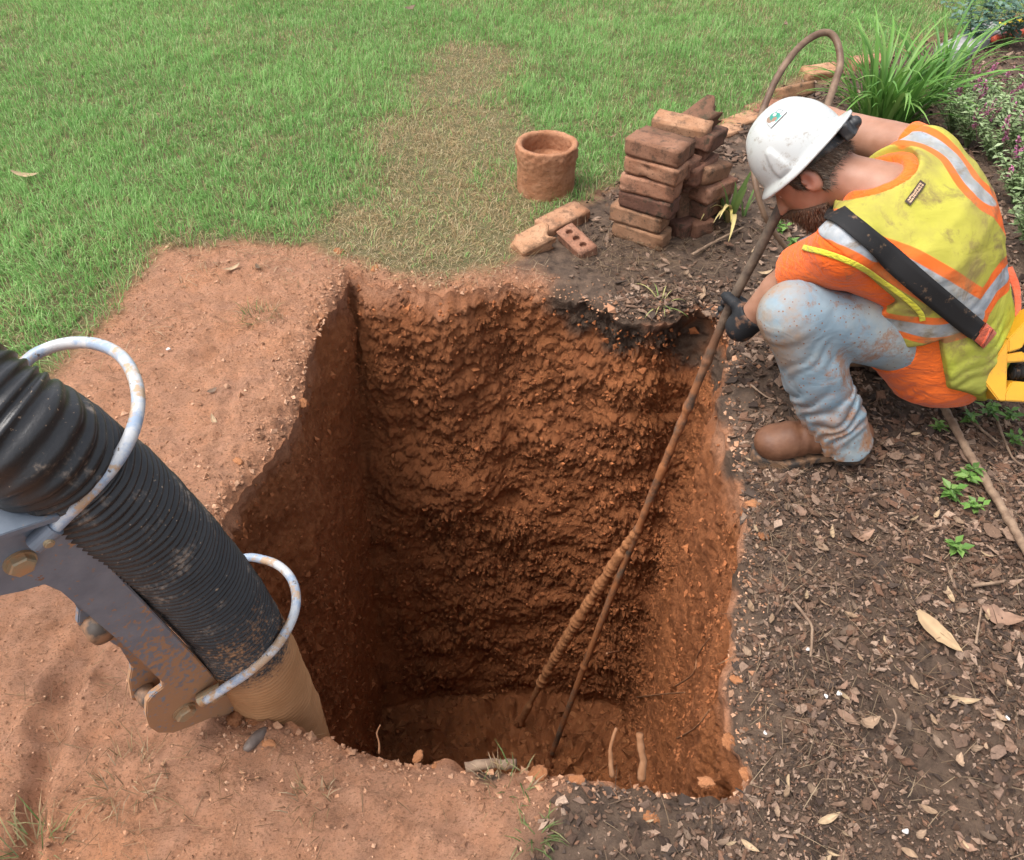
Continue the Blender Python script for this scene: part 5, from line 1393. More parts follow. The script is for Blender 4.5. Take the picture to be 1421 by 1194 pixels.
def arm(p, s, e, w, r=(.058, .046, .046, .030)):
    m = e + (w - e) * .3
    d = rc(p, s, e, r[0], r[1]); d = smin(d, rc(p, e, m, r[1] * .95, r[2]), .02); return smin(d, rc(p, m, w, r[2], r[3]), .015)
def body(p):
    d = head(p)
    d = smin(d, rc(p, NB - spn * .03, hp(0, -.03, -.05), .066, .056), .03)
    d = smin(d, torso(p, -.022), .03)
    d = smin(d, smin(arm(p, SL, EL_, WL), lhand(p, -.004)[0], .008), .02)
    d = smin(d, smin(arm(p, SR, ER, WR), rhand(p)[0], .012), .02)
    return d + .0012 * fbm(p, 40, 2, 600)
PERSON = thing('person', (.87, 1.70, 0.0), 'crouching worker in white hard hat and orange-yellow safety vest holding the pole', 'person')
def garment(name, f, lo, hi, h, mat, parent=PERSON, it=2, attrs=None, label=None, post=None):
    V_, Q_ = nets(f, lo, hi, h); V_ = relax(V_, Q_, it)
    if post: V_ = post(V_, Q_)
    at = attrs(V_) if attrs else None
    root_ = parent
    while root_.parent: root_ = root_.parent
    me = mesh_np(name, local(V_, root_), Q_, True, at)
    o = link(name, me, mat, parent, label=label)
    return o, V_, Q_
# skin
Sk = N('skin', .5, .4); ps = Sk.geo()
skc = Sk.mix(Sk.rng(Sk.noise(ps, 18, 5), .35, .65), (.29, .140, .085), (.36, .185, .12))
red = Sk.attr('red'); skc = Sk.mix(red, skc, (.33, .115, .075))
Sk.color(skc); Sk.put('Subsurface Weight', .08); Sk.b.inputs['Subsurface Radius'].default_value = (.01, .004, .002); Sk.bump(Sk.noise(ps, 260, 4), .15, .0015)
def skin_attr(V):
    l = (V - HCn) @ hl; f_ = (V - HCn) @ hf; u_ = (V - HCn) @ hu
    ear = np.exp(-(((np.abs(l) - .085) / .012) ** 2 + (f_ + .012) ** 2 / .0006 + (u_ + .012) ** 2 / .0012))
    nk = np.exp(-(np.linalg.norm(V - hp(.03, -.03, -.09), axis=1) / .06) ** 2)
    return dict(red=np.clip(ear * .7 + nk * .45, 0, 1))
garment('body', body, (.50, 1.48, .10), (1.32, 2.24, .86), .0054, Sk.m, attrs=skin_attr)
eye_m = N('eye', .2, .5); eye_m.color((.7, .68, .65))
for s in (-1, 1):
    bm = bmesh.new(); bmesh.ops.create_uvsphere(bm, u_segments=12, v_segments=8, radius=.0105); o = link('eye', bm_mesh('eye', bm, True), eye_m.m, PERSON, Vector(hp(s * .031, .072, .0)) - PERSON.location)
# ---- fabric folds helper
def folds(p, ax, freq, seed, warp=.6):
    s = p @ unit(ax); q = np.sin(s * freq + 7 * warp * fbm(p, 8, 2, seed)); q = 1 - 2 * np.abs(q) ** .75
    return q * np.clip(.35 + .9 * vn(p, 10, seed + 3), 0, 1)
# ---- shirt
def core(p, cut):
    d = torso(p, .006)
    for H_, K_ in ((LH, LK), (RH, RK)):
        a = unit(K_ - H_); m_ = H_ + (K_ - H_) * cut
        d = smin(d, smax(rc(p, PV - spn * .04, H_ + (K_ - H_) * .4, .112, .092), (p - m_) @ a, .006), .03)
    return d
def shirt(p):
    d = core(p, .27)
    d = smax(d, -(np.linalg.norm(p - (NB + spn * .065 - bnr * .01), axis=1) - .070), .012)      # neckline
    for S_, E_, W_, tl in ((SL, EL_, WL, .90), (SR, ER, WR, .16)):
        H_ = S_ + (E_ - S_) * tl
        sl = rc(p, S_ + (NB - S_) * .15 - VA(0, 0, .02), S_ - VA(0, 0, .01), .058, .062); sl = smin(sl, rc(p, S_ - VA(0, 0, .01), H_, .062, .070 if tl > .5 else .066), .03)
        if tl > .5: sl = smin(sl, smin(rc(p, S_ + VA(.03, .02, -.06), VA(.92, 1.665, .445), .058, .032), rc(p, H_ + VA(.03, 0, -.005), VA(.92, 1.665, .445), .055, .032), .02), .03)
        a = unit(E_ - S_); cut = (p - H_) @ a
        sl = smax(sl, cut, .006)
        d = smin(d, sl, .03)
    d = d + .004 * folds(p, spn + lat * .3, 70, 620, .9) * np.clip((.55 - (tcoord(p)[1])) * 2, .3, 1)
    return d + .002 * fbm(p, 25, 2, 621)
def cloth_mat(name, c1, c2, dirt=(.16, .10, .06), amt=.62, weave=900):
    m = N(name, .85, .2); p = m.geo()
    c = m.mix(m.rng(m.noise(p, 8, 4), .35, .65), c1, c2)
    c = m.mix(m.rng(m.noise(p, 14, 6, .72, .5), amt, amt + .12), c, dirt)
    m.color(c); b0 = m.bump(m.noise(m.mapv(p, (1, 1, 2.2), (.5, .3, 0)), 22, 5, .55, 1.2), .55, .02); m.bump(m.noise(p, weave, 2), .2, .001, b0); m.put('Sheen Weight', .15)
    return m
SHm = cloth_mat('orange_shirt', (.74, .115, .010), (.80, .145, .018), (.45, .12, .03), .60)
_, SHV, SHQ = garment('shirt', shirt, (.55, 1.46, .08), (1.34, 2.15, .82), .0052, SHm.m)
# ---- vest
HEM0, HEMN = np.array(D(1312, 536, 2.0)), unit(VA(-.22, -.62, -.75))
def vest(p):
    l, s, b = tcoord(p)
    d = core(p, .10) - .017
    for S_, E_ in ((SL, EL_), (SR, ER)):
        d = smin(d, rc(p, S_ + (NB - S_) * .35 - VA(0, 0, .03), S_ - VA(0, 0, .008), .070, .073), .04)
    d = d + .0048 * folds(p, spn + lat * .35, 60, 630, .9) * np.clip((.30 - s) * 3, .12, 1) + .0035 * fbm(p, 12, 3, 631)
    hem = (p - HEM0) @ HEMN
    d = smax(d, hem, .004)
    ath = unit(LK - LH); d = smax(d, -np.maximum(-((p - (LH + (LK - LH) * .10)) @ unit(ath + VA(0, 0, -.75))), s - .13), .004)
    d = smax(d, -(np.linalg.norm(p - (NB + spn * .055 - bnr * .02), axis=1) - .102), .006)
    for S_, E_ in ((SL, EL_), (SR, ER)):
        a = unit(E_ - S_)
        c = -((p - (S_ + a * .004 + unit(S_ - NB) * .022)) @ unit(a * .8 + unit(S_ - NB)))
        c = np.maximum(c, np.linalg.norm(p - S_ - (E_ - S_) * .3, axis=1) - .185)
        d = smax(d, -c, .006)
    return d
Vm = N('safety_vest', .8, .25); pv = Vm.geo()
as_ = Vm.attr('ts')
mesh_n = Vm.noise(pv, 8, 4)
yel = Vm.mix(Vm.rng(mesh_n, .35, .65), (.38, .35, .05), (.45, .41, .065))
gry = Vm.mix(Vm.rng(Vm.noise(pv, 6, 4), .4, .6), (.33, .38, .035), (.40, .45, .045))
yel = Vm.mix(Vm.rng(as_, .12, .02), yel, gry)
org = (.78, .135, .02)
sil = Vm.mix(Vm.rng(Vm.noise(pv, 30, 4), .4, .6), (.27, .30, .33), (.37, .385, .40))
def band(dist, w, soft=.0012): return Vm.rng(dist, w + soft, w - soft)
dV, dW, dT = Vm.attr('dv'), Vm.attr('dw'), Vm.attr('dt')
col = yel
col = Vm.mix(band(dV, .046), col, org)
col = Vm.mix(band(dW, .038), col, org)
col = Vm.mix(band(dV, .0210), col, sil)
col = Vm.mix(band(dW, .0185), col, sil)
dirtn = Vm.noise(pv, 9, 6, .72, .5)
col = Vm.mix(Vm.math('MULTIPLY', Vm.rng(dirtn, .50, .62), .75), col, (.17, .11, .055))
col = Vm.mix(Vm.math('MULTIPLY', Vm.rng(Vm.noise(pv, 5, 5, .65), .46, .62), .45), col, (.24, .18, .07))
Vm.color(col); b0 = Vm.bump(Vm.noise(Vm.mapv(pv, (1, 1, 2.0), (.5, .3, 0)), 10, 4, .5, .6), .3, .02); Vm.bump(Vm.noise(pv, 700, 2), .3, .0012, b0)
VV, VQ = nets(vest, (.55, 1.46, .06), (1.38, 2.15, .84), .005); VV = relax(VV, VQ, 2)
VBVH = BVHTree.FromPolygons([tuple(v) for v in VV], [tuple(int(i) for i in q) for q in VQ])
def castv(px, py, dflt=2.05):
    h = VBVH.ray_cast(Vector((0, 0, CAMH)), ray(px, py).normalized())
    if h[0] is None: h = VBVH.find_nearest(D(px, py, dflt))
    nn_ = h[1] if h[1].dot(Vector((0, 0, CAMH)) - h[0]) > 0 else -h[1]
    return h[0], nn_
def seam(L): return spline([tuple(castv(*q)[0]) for q in L], 60)
def dpoly(V, P):
    d = np.full(len(V), 9.)
    for a, b in zip(P[:-1], P[1:]):
        e = b - a; t = np.clip(((V - a) @ e) / (e @ e + 1e-12), 0, 1); d = np.minimum(d, np.linalg.norm(V - a - t[:, None] * e, axis=1))
    return d
SEAM_L = seam([(1128, 318), (1150, 318), (1180, 330), (1210, 346), (1260, 374), (1310, 402), (1345, 423), (1360, 430)])
SEAM_R = seam([(1360, 430), (1386, 392), (1402, 363), (1396, 335), (1360, 266), (1320, 216), (1278, 192), (1236, 196)])
SEAM_W = seam([(1200, 440), (1224, 446), (1262, 455), (1300, 460), (1335, 452), (1360, 440)])
l_, s_, b_ = tcoord(VV)
link('vest', mesh_np('vest', local(VV, PERSON), VQ, True, dict(ts=s_, dv=np.minimum(dpoly(VV, SEAM_L), dpoly(VV, SEAM_R)), dw=dpoly(VV, SEAM_W), dt=0 * s_)), Vm.m, PERSON, label='orange and lime safety vest with silver bands, smeared with mud')
# piping round the left armhole
def ribbon(P, Nr, wd, th, seg=None):
    P = np.asarray(P); Nr = np.asarray(Nr); T = np.gradient(P, axis=0); T /= np.linalg.norm(T, axis=1)[:, None]
    Sd = np.cross(T, Nr); Sd /= np.linalg.norm(Sd, axis=1)[:, None]
    wd = np.broadcast_to(wd, (len(P),))[:, None]
    rows = [P - Sd * wd / 2, P - Sd * wd / 2 + Nr * th, P - Sd * wd * .25 + Nr * th * 1.25, P + Sd * wd * .25 + Nr * th * 1.25, P + Sd * wd / 2 + Nr * th, P + Sd * wd / 2]
    V = np.stack(rows, 1).reshape(-1, 3); n = len(P)
    i, j = np.meshgrid(np.arange(n - 1), np.arange(6), indexing='ij'); j2 = (j + 1) % 6
    return V, np.stack([i * 6 + j, i * 6 + j2, (i + 1) * 6 + j2, (i + 1) * 6 + j], -1).reshape(-1, 4)
def surf_path(L, off, n=70, smooth=6):
    P, Nr = [], []
    px = spline(L, n)
    for x, y in px:
        h, nn_ = castv(x, y); P.append(h[:]); Nr.append(nn_[:])
    P, Nr = np.array(P), np.array(Nr)
    for _ in range(smooth):
        P[1:-1] = (P[:-2] + P[1:-1] * 2 + P[2:]) / 4; Nr[1:-1] = (Nr[:-2] + Nr[1:-1] + Nr[2:]) / 3
    Nr /= np.linalg.norm(Nr, axis=1)[:, None]
    return P + Nr * off, Nr
Yt = cloth_mat('lime_trim', (.55, .50, .04), (.62, .56, .05), (.3, .2, .08), .64)
VB_ = VBVH
VBVH = BVHTree.FromPolygons([tuple(v) for v in VV] + [tuple(v) for v in SHV], [tuple(int(i) for i in q) for q in VQ] + [tuple(int(i) + len(VV) for i in q) for q in SHQ])
Pz, Nz = surf_path([(1116, 344), (1150, 352), (1190, 368), (1225, 390), (1255, 412), (1276, 432), (1280, 444)], .003)
V_, Q_ = ribbon(Pz, Nz, .0125, .0012); link('armhole_trim', mesh_np('armhole_trim', local(V_, PERSON), Q_, True), Yt.m, PERSON)
VBVH = VB_
# printed name patch between the shoulders
Lb = N('patch', .6, .3); lu, lv = Lb.attr('su'), Lb.attr('sv')
pn = Lb.noise(Lb.mapv(Lb.n('ShaderNodeCombineXYZ', i_0=lu, i_1=lv).outputs[0], (26, 3, 1)), 1.0, 2)
rowm = Lb.math('ADD', Lb.math('MULTIPLY', Lb.math('GREATER_THAN', lv, .55), Lb.math('LESS_THAN', lv, .82)), Lb.math('MULTIPLY', Lb.math('GREATER_THAN', lv, .2), Lb.math('LESS_THAN', lv, .45)))
inx = Lb.math('MULTIPLY', Lb.math('GREATER_THAN', lu, .08), Lb.math('LESS_THAN', lu, .92))
Lb.color(Lb.mix(Lb.math('MULTIPLY', Lb.math('MULTIPLY', rowm, inx), Lb.math('GREATER_THAN', pn, .47)), (.055, .038, .028), (.55, .36, .22)))
c4 = [castv(x, y) for x, y in ((1254, 281), (1276, 251), (1284, 257), (1262, 287))]
n4 = sum((c[1] for c in c4), Vector()).normalized()
sV = []; sU_ = []; sV_ = []
for a in range(9):
    for b in range(5):
        u_, v_ = a / 8, b / 4
        p = c4[3][0].lerp(c4[2][0], u_).lerp(c4[0][0].lerp(c4[1][0], u_), v_); h = VBVH.find_nearest(p)
        sV.append(np.array(h[0] + n4 * .004)); sU_.append(u_); sV_.append(v_)
gi, gj = np.meshgrid(np.arange(8), np.arange(4), indexing='ij')
link('name_patch', mesh_np('name_patch', local(np.array(sV), PERSON), np.stack([gi * 5 + gj, (gi + 1) * 5 + gj, (gi + 1) * 5 + gj + 1, gi * 5 + gj + 1], -1).reshape(-1, 4), True, dict(su=np.array(sU_), sv=np.array(sV_))), Lb.m, PERSON, label='small dark name patch with pale lettering')
# shoulder strap and the yellow tool it carries
Sm_ = N('black_webbing', .75, .3); pw = Sm_.geo(); Sm_.color(Sm_.mix(Sm_.rng(Sm_.noise(pw, 30, 6, .72), .58, .68), (.014, .013, .013), (.20, .12, .07))); Sm_.bump(Sm_.noise(pw, 500, 2), .3, .001)
Rd = cloth_mat('red_strap', (.52, .085, .035), (.60, .13, .06), (.3, .12, .06), .6)
TOOL = thing('remote_control', tuple(D(1402, 520, 2.08)), 'yellow plastic remote control box hanging on a black strap at the hip', 'remote control')
Pz, Nz = surf_path([(1150, 292), (1160, 298), (1185, 316), (1230, 354), (1290, 405), (1335, 443), (1366, 468)], .004)
V_, Q_ = ribbon(Pz, Nz, np.interp(np.linspace(0, 1, len(Pz)), [0, .06, .12, 1], [.038, .046, .049, .049]), .0022); stp_ = link('strap', mesh_np('strap', local(V_, TOOL), Q_, True), Sm_.m, TOOL, label='wide black strap with dried mud')
Pe = np.concatenate([Pz[-6:] + Nz[-6:] * .003, [np.array(D(1378, 478, 2.02)), np.array(D(1392, 492, 2.03))]]); Pe = spline(Pe, 24); Ne = np.repeat(Nz[-1:], 24, 0)
V_, Q_ = ribbon(Pe, Ne, .047, .003); link('strap_end', mesh_np('strap_end', local(V_, TOOL), Q_, True), Rd.m, TOOL, label='faded red end of the strap')
Pe = spline([tuple(D(1398, 372, 2.12)), tuple(D(1410, 400, 2.10)), tuple(D(1412, 435, 2.07)), tuple(D(1406, 468, 2.05))], 24); Ne = np.repeat(np.array([unit(VA(-.3, -.75, .55))]), 24, 0)
V_, Q_ = ribbon(Pe, Ne, np.interp(np.linspace(0, 1, 24), [0, .4, 1], [.022, .016, .010]), .004); link('red_strap', mesh_np('red_strap', local(V_, TOOL), Q_, True), Rd.m, TOOL)
Yp = N('yellow_plastic', .42, .45); py_ = Yp.geo(); yc = Yp.mix(Yp.rng(Yp.noise(py_, 12, 5), .4, .65), (.62, .31, .018), (.54, .26, .02)); yc = Yp.mix(Yp.rng(Yp.noise(py_, 40, 6, .75), .60, .68), yc, (.22, .12, .05)); Yp.color(yc); Yp.bump(Yp.noise(py_, 200, 3), .08, .001)
tn_ = Vector((-.15, -.80, .58)).normalized()
def plate_(name, L, off, th, mat=Yp.m, dep=2.04):
    pts_ = []
    c0 = D(1402, 520, dep)
    for x, y in L:
        r = ray(x, y); o0 = Vector((0, 0, CAMH)); t = (c0 + tn_ * off - o0).dot(tn_) / r.dot(tn_); pts_.append(o0 + r * t)
    return extr(name, pts_, th, mat, TOOL, .003, tn_)
plate_('side_panel', [(1363, 527), (1385, 492), (1399, 470), (1397, 557), (1386, 557)], .035, .10)
plate_('upper_frame', [(1399, 471), (1440, 428), (1500, 430), (1500, 462), (1430, 462), (1418, 484), (1399, 490)], .034, .09)
plate_('middle_bar', [(1396, 492), (1421, 488), (1425, 502), (1396, 504)], .032, .07)
plate_('lower_frame', [(1394, 546), (1404, 530), (1416, 530), (1500, 540), (1500, 562), (1394, 557)], .034, .09)
plate_('base_panel', [(1390, 480), (1500, 470), (1500, 556), (1390, 554)], -.03, .03, Sm_.m)
P_ = np.array([tuple(D(1402, 517, 2.05).lerp(D(1490, 512, 2.05), t)) for t in np.linspace(0, 1, 70)])
V_, F_ = tube(P_, .017 * (1 + .16 * np.sin(np.arange(70) * 1.3)), 20, True); link('grip', mesh_np('grip', local(V_, TOOL), F_, True), Sm_.m, TOOL)
# ---- jeans
def jeans(p):
    d = None
    for H_, K_, A_, sd_ in ((LH, LK, LA, 0), (RH, RK, RA, 50)):
        a_th, a_sh = unit(K_ - H_), unit(A_ - K_)
        hem = A_ + a_sh * .055
        th = rc(p, H_, K_, .092, .077)
        sh = smin(rc(p, K_, K_ + (A_ - K_) * .45, .074, .072), rc(p, K_ + (A_ - K_) * .45, hem, .072, .074), .02)
        ts_ = np.clip((p - K_) @ a_sh / np.linalg.norm(A_ - K_), 0, 1)
        tt_ = np.clip((p - H_) @ a_th / np.linalg.norm(K_ - H_), 0, 1)
        sh = sh + (.0075 * folds(p, a_sh + .45 * VA(0, 0, 1), 62, 640 + sd_, 1.3)) * (.5 + .6 * ts_)
        sh = smax(sh, (p - hem) @ a_sh, .004)
        th = th + .006 * folds(p, a_th + .5 * VA(0, 0, -1), 48, 644 + sd_, 1.0) * (.15 + .9 * (1 - tt_) ** 1.0)
        q = smin(th, sh, .020)
        d = q if d is None else smin(d, q, .03)
    l, s, b = tcoord(p)
    pel = smax(torso(p, .0), s - .08, .02)
    d = smin(d, pel, .04)
    return d + .0022 * fbm(p, 18, 3, 650)
Jm = N('mud_stained_denim', .85, .2); pj = Jm.geo()
jc = Jm.mix(Jm.rng(Jm.noise(pj, 7, 5), .35, .65), (.175, .24, .285), (.255, .315, .345))
jc = Jm.mix(Jm.rng(Jm.noise(pj, 5, 5, .6), .46, .64), jc, (.33, .32, .275))
jc = Jm.mix(Jm.math('MULTIPLY', Jm.rng(Jm.noise(pj, 8, 8, .8, .4), .53, .62), .8), jc, (.25, .125, .066))
low_ = Jm.rng(Jm.n('ShaderNodeSeparateXYZ', i_0=pj).outputs[2], .30, .10)
jc = Jm.mix(Jm.math('MULTIPLY', low_, Jm.rng(Jm.noise(pj, 16, 6, .72), .44, .56)), jc, (.31, .16, .085))
front = Jm.rng(Jm.math('ADD', Jm.n('ShaderNodeSeparateXYZ', i_0=pj).outputs[0], Jm.math('MULTIPLY', Jm.noise(pj, 12, 4), .10)), .74, .66)
jc = Jm.mix(Jm.math('MULTIPLY', front, Jm.rng(Jm.noise(pj, 9, 6, .7), .42, .60)), jc, (.30, .20, .13))
jc = Jm.mix(Jm.rng(Jm.vor(pj, 70), .17, .11), jc, (.22, .10, .055))
Jm.color(jc); b0 = Jm.bump(Jm.noise(Jm.mapv(pj, (1, 1, 2.0), (0, .5, 0)), 11, 5, .5, .6), .25, .02); Jm.bump(Jm.noise(pj, 900, 2), .2, .001, b0)
garment('jeans', jeans, (.54, 1.42, .06), (1.34, 2.14, .58), .0052, Jm.m)
# ---- boots
Lm = N('muddy_leather', .55, .35); pl = Lm.geo()
lc = Lm.mix(Lm.rng(Lm.noise(pl, 25, 5), .35, .65), (.105, .043, .021), (.165, .074, .039))
lowb = Lm.rng(Lm.n('ShaderNodeSeparateXYZ', i_0=pl).outputs[2], .060, .03)
lc = Lm.mix(Lm.math('MULTIPLY', lowb, Lm.rng(Lm.noise(pl, 40, 5), .5, .6)), lc, (.24, .125, .068))
Lm.color(lc); Lm.bump(Lm.noise(pl, 120, 5), .3, .003)
So = N('boot_sole', .8, .3); pl = So.geo(); So.color(So.mix(So.rng(So.noise(pl, 40, 5), .42, .58), (.045, .034, .027), (.20, .11, .06))); So.bump(So.noise(pl, 100, 5), .4, .004)
for A_, K_, toe in ((LA, LK, VA(.640, 1.540, 0)), (RA, RK, VA(.80, 1.945, 0))):
    tz = float(gz(toe[0], toe[1])[0]); hd = unit(VA(toe[0] - A_[0], toe[1] - A_[1], 0)); heel = VA(A_[0], A_[1], 0) - hd * .092
    toe = heel + hd * .30; sdv = np.cross(VA(0, 0, 1), hd)
    def bp(f_, s_, z_): return heel + hd * (f_ * .30) + sdv * s_ + VA(0, 0, z_ + tz + .011)
    def boot(p):
        d = chain(p, [bp(.13, 0, .062), bp(.45, 0, .066), bp(.74, .004, .056), bp(.90, .003, .050)], [.039, .044, .044, .036], .02)
        d = smin(d, rc(p, bp(.86, -.012, .046), bp(.86, .016, .046), .036, .036), .02)
        d = smin(d, rc(p, bp(.24, 0, .07), np.asarray(A_) + unit(K_ - A_) * .06, .045, .050), .03)
        d = smax(d, -(p[:, 2] - (tz + .031)), .004)
        return d + .0015 * fbm(p, 25, 3, 660) + .002 * np.sin((p @ hd) * 190) * np.exp(-(((p - bp(.62, 0, .09)) @ hd) / .03) ** 2)
    def sole(p):
        q = p.copy(); q[:, 2] = tz + .05
        d = chain(q, [bp(.13, 0, .046), bp(.45, -.002, .046), bp(.72, .004, .046), bp(.88, .002, .046)], [.043, .041, .051, .044], .02)
        d = smax(d, np.maximum(p[:, 2] - (tz + .034), (tz - .004) - p[:, 2]), .004)
        arch = smax(np.abs((p - bp(.42, 0, 0)) @ hd) - .03, p[:, 2] - (tz + .014), .004)
        return smax(d, -arch, .003) + .001 * fbm(p, 60, 2, 661)
    lo_ = np.minimum(bp(-.15, -.1, -.02), np.minimum(bp(1.15, .1, -.02), np.minimum(bp(1.15, -.1, -.02), bp(-.15, .1, -.02)))); hi_ = np.maximum(bp(-.15, -.1, .26), np.maximum(bp(1.15, .1, .26), np.maximum(bp(1.15, -.1, .26), bp(-.15, .1, .26))))
    bo, _, _ = garment('boot', boot, lo_, hi_, .004, Lm.m)
    garment('sole', sole, lo_, np.array([hi_[0], hi_[1], lo_[2] + .09]), .0036, So.m, bo, 1)
# ---- gloves
Gm = N('black_glove', .7, .35); pg = Gm.geo(); Gm.color(Gm.mix(Gm.rng(Gm.noise(pg, 30, 5), .55, .68), (.014, .015, .017), (.20, .10, .055))); Gm.bump(Gm.noise(pg, 300, 3), .3, .002)
def glove(p):
    h, w = lhand(p, .0032)
    a = unit(EL_ - WL)
    cuff = rc(p, WL - a * .01, WL + a * .045, .041, .042)
    d = smin(h, cuff, .012)
    return smax(d, (p - (WL + a * .046)) @ a, .003)
garment('glove', glove, HL - .13, HL + .13, .0036, Gm.m, it=1)
# ---- hard hat, in the head's own axes
HAT = N('hard_hat_shell', .32, .5); ph_ = HAT.geo()
hc_ = HAT.mix(HAT.rng(HAT.noise(ph_, 30, 7, .8), .56, .66), (.47, .48, .465), (.31, .28, .24))
hc_ = HAT.mix(HAT.rng(HAT.vor(ph_, 90), .07, .04), hc_, (.25, .17, .12))
hc_ = HAT.mix(HAT.math('MULTIPLY', HAT.rng(HAT.noise(HAT.mapv(ph_, (1, 4, 1), (.4, .2, .6)), 45, 5, .75), .66, .70), .7), hc_, (.16, .13, .11))
HAT.color(hc_); HAT.put('Coat Weight', .15); HAT.bump(HAT.noise(ph_, 200, 3), .06, .001)
HRX, HRY = .097, .112
HO = hp(0, -.012, .044)
def hatp(theta, rho, z):                    # theta 0 = front
    rx, ry = HRX * rho, HRY * rho
    return HO + hl * (rx * math.sin(theta)) + hf * (ry * math.cos(theta)) + hu * z
NT = 144
def dome(e):                                # e 0..1 from crown to rim
    a = e * math.pi / 2
    return math.sin(a) ** .92, .126 * math.cos(a) ** .86 + .0
V_, nrow = [], 0
prof_out = [dome(e) for e in np.linspace(.0, 1, 34)]
for k, (rho, z) in enumerate(prof_out):
    for t in range(NT):
        th = 2 * math.pi * t / NT
        p = hatp(th, rho, z)
        lx = HRX * rho * math.sin(th); fy = HRY * rho * math.cos(th)
        rid = 0
        for c0, wd, am in ((0, .016, .005), (.034, .006, .0028), (-.034, .006, .0028)):
            rid = max(rid, am * math.exp(-((lx - c0) / wd) ** 4)) 
        rid *= max(0, 1 - (rho / .80) ** 6)
        for sgn in (1, -1):                 # accessory slot bosses on both sides
            dth = (th - sgn * math.radians(78) + math.pi) % (2 * math.pi) - math.pi
            w_ = .17 * (1 - .75 * min(max((z - .02) / .055, 0), 1))
            rid += .0055 * (1 / (1 + math.exp((abs(dth) - w_) * 90))) * (1 / (1 + math.exp((z - .062) * 900)))
        n_ = unit(hl * lx / HRX ** 2 + hf * fy / HRY ** 2 + hu * max(z, 0.001) / .126 ** 2)
        V_.append(p + n_ * rid)
    nrow += 1
def brim_w(th):
    c = math.cos(th); return .016 + .011 * max(0, -c) ** 1.5 + .006 * max(0, c) ** 3
for (fr, dz_) in ((.10, -.004), (.35, -.008), (.7, -.013), (1.0, -.018), (1.02, -.021), (.98, -.0235), (.6, -.016), (.1, -.008), (-.05, -.006)):
    for t in range(NT):
        th = 2 * math.pi * t / NT; w_ = brim_w(th) * fr
        rx = HRX + w_; ry = HRY + w_
        V_.append(HO + hl * (rx * math.sin(th)) + hf * (ry * math.cos(th)) + hu * (dz_ + .010 * max(0, -math.cos(th)) * max(fr, 0)))
    nrow += 1
for (rho, z) in [(dome(e)[0] * .965, dome(e)[1] * .965) for e in np.linspace(1, 0, 14)]:
    for t in range(NT): V_.append(hatp(2 * math.pi * t / NT, rho, z - .003))
    nrow += 1
V_ = np.array(V_)
i, j = np.meshgrid(np.arange(nrow - 1), np.arange(NT), indexing='ij'); j2 = (j + 1) % NT
Q_ = np.stack([i * NT + j, (i + 1) * NT + j, (i + 1) * NT + j2, i * NT + j2], -1).reshape(-1, 4)
hat = link('hard_hat', mesh_np('hard_hat', local(V_, PERSON), Q_, True), HAT.m, PERSON, label='white full-brim hard hat with a small emblem sticker')
# sticker: sits on the left rear of the crown
St = N('emblem_sticker', .4, .4); su, sv = St.attr('su'), St.attr('sv'); pst = St.geo()
stc = (.47, .48, .465)
def disc(cu, cv, ru, rv):
    a = St.math('DIVIDE', St.math('SUBTRACT', su, cu), ru); b = St.math('DIVIDE', St.math('SUBTRACT', sv, cv), rv)
    return St.math('LESS_THAN', St.math('ADD', St.math('MULTIPLY', a, a), St.math('MULTIPLY', b, b)), 1.0)
def rect(u0, u1, v0, v1):
    return St.math('MULTIPLY', St.math('MULTIPLY', St.math('GREATER_THAN', su, u0), St.math('LESS_THAN', su, u1)), St.math('MULTIPLY', St.math('GREATER_THAN', sv, v0), St.math('LESS_THAN', sv, v1)))
stc = St.mix(disc(.22, .62, .2, .32), stc, (.24, .16, .11)); stc = St.mix(rect(.55, .98, .25, .75), stc, (.24, .26, .26)); stc = St.mix(rect(.62, .9, .38, .62), stc, (.72, .70, .66))
stc = St.mix(disc(.48, .5, .26, .42), stc, (.03, .22, .17)); stc = St.mix(disc(.36, .32, .14, .16), stc, (.26, .15, .10)); stc = St.mix(rect(.3, .68, .06, .16), stc, (.06, .30, .26)); stc = St.mix(disc(.56, .62, .10, .13), stc, (.70, .62, .5))
St.color(stc)
sV, sU_, sV_ = [], [], []
for a in range(15):
    for b in range(15):
        th = math.radians(118) + (a / 14 - .5) * .62; e = .30 + (b / 14) * .20
        rho, z = dome(e); p = hatp(th, rho, z); lx = HRX * rho * math.sin(th); fy = HRY * rho * math.cos(th)
        n_ = unit(hl * lx / HRX ** 2 + hf * fy / HRY ** 2 + hu * z / .126 ** 2)
        sV.append(p + n_ * .0034); sU_.append(a / 14); sV_.append(1 - b / 14)
gi, gj = np.meshgrid(np.arange(14), np.arange(14), indexing='ij')
sQ = np.stack([gi * 15 + gj, gi * 15 + gj + 1, (gi + 1) * 15 + gj + 1, (gi + 1) * 15 + gj], -1).reshape(-1, 4)
link('sticker', mesh_np('sticker', local(np.array(sV), PERSON), sQ, True, dict(su=np.array(sU_), sv=np.array(sV_))), St.m, hat)
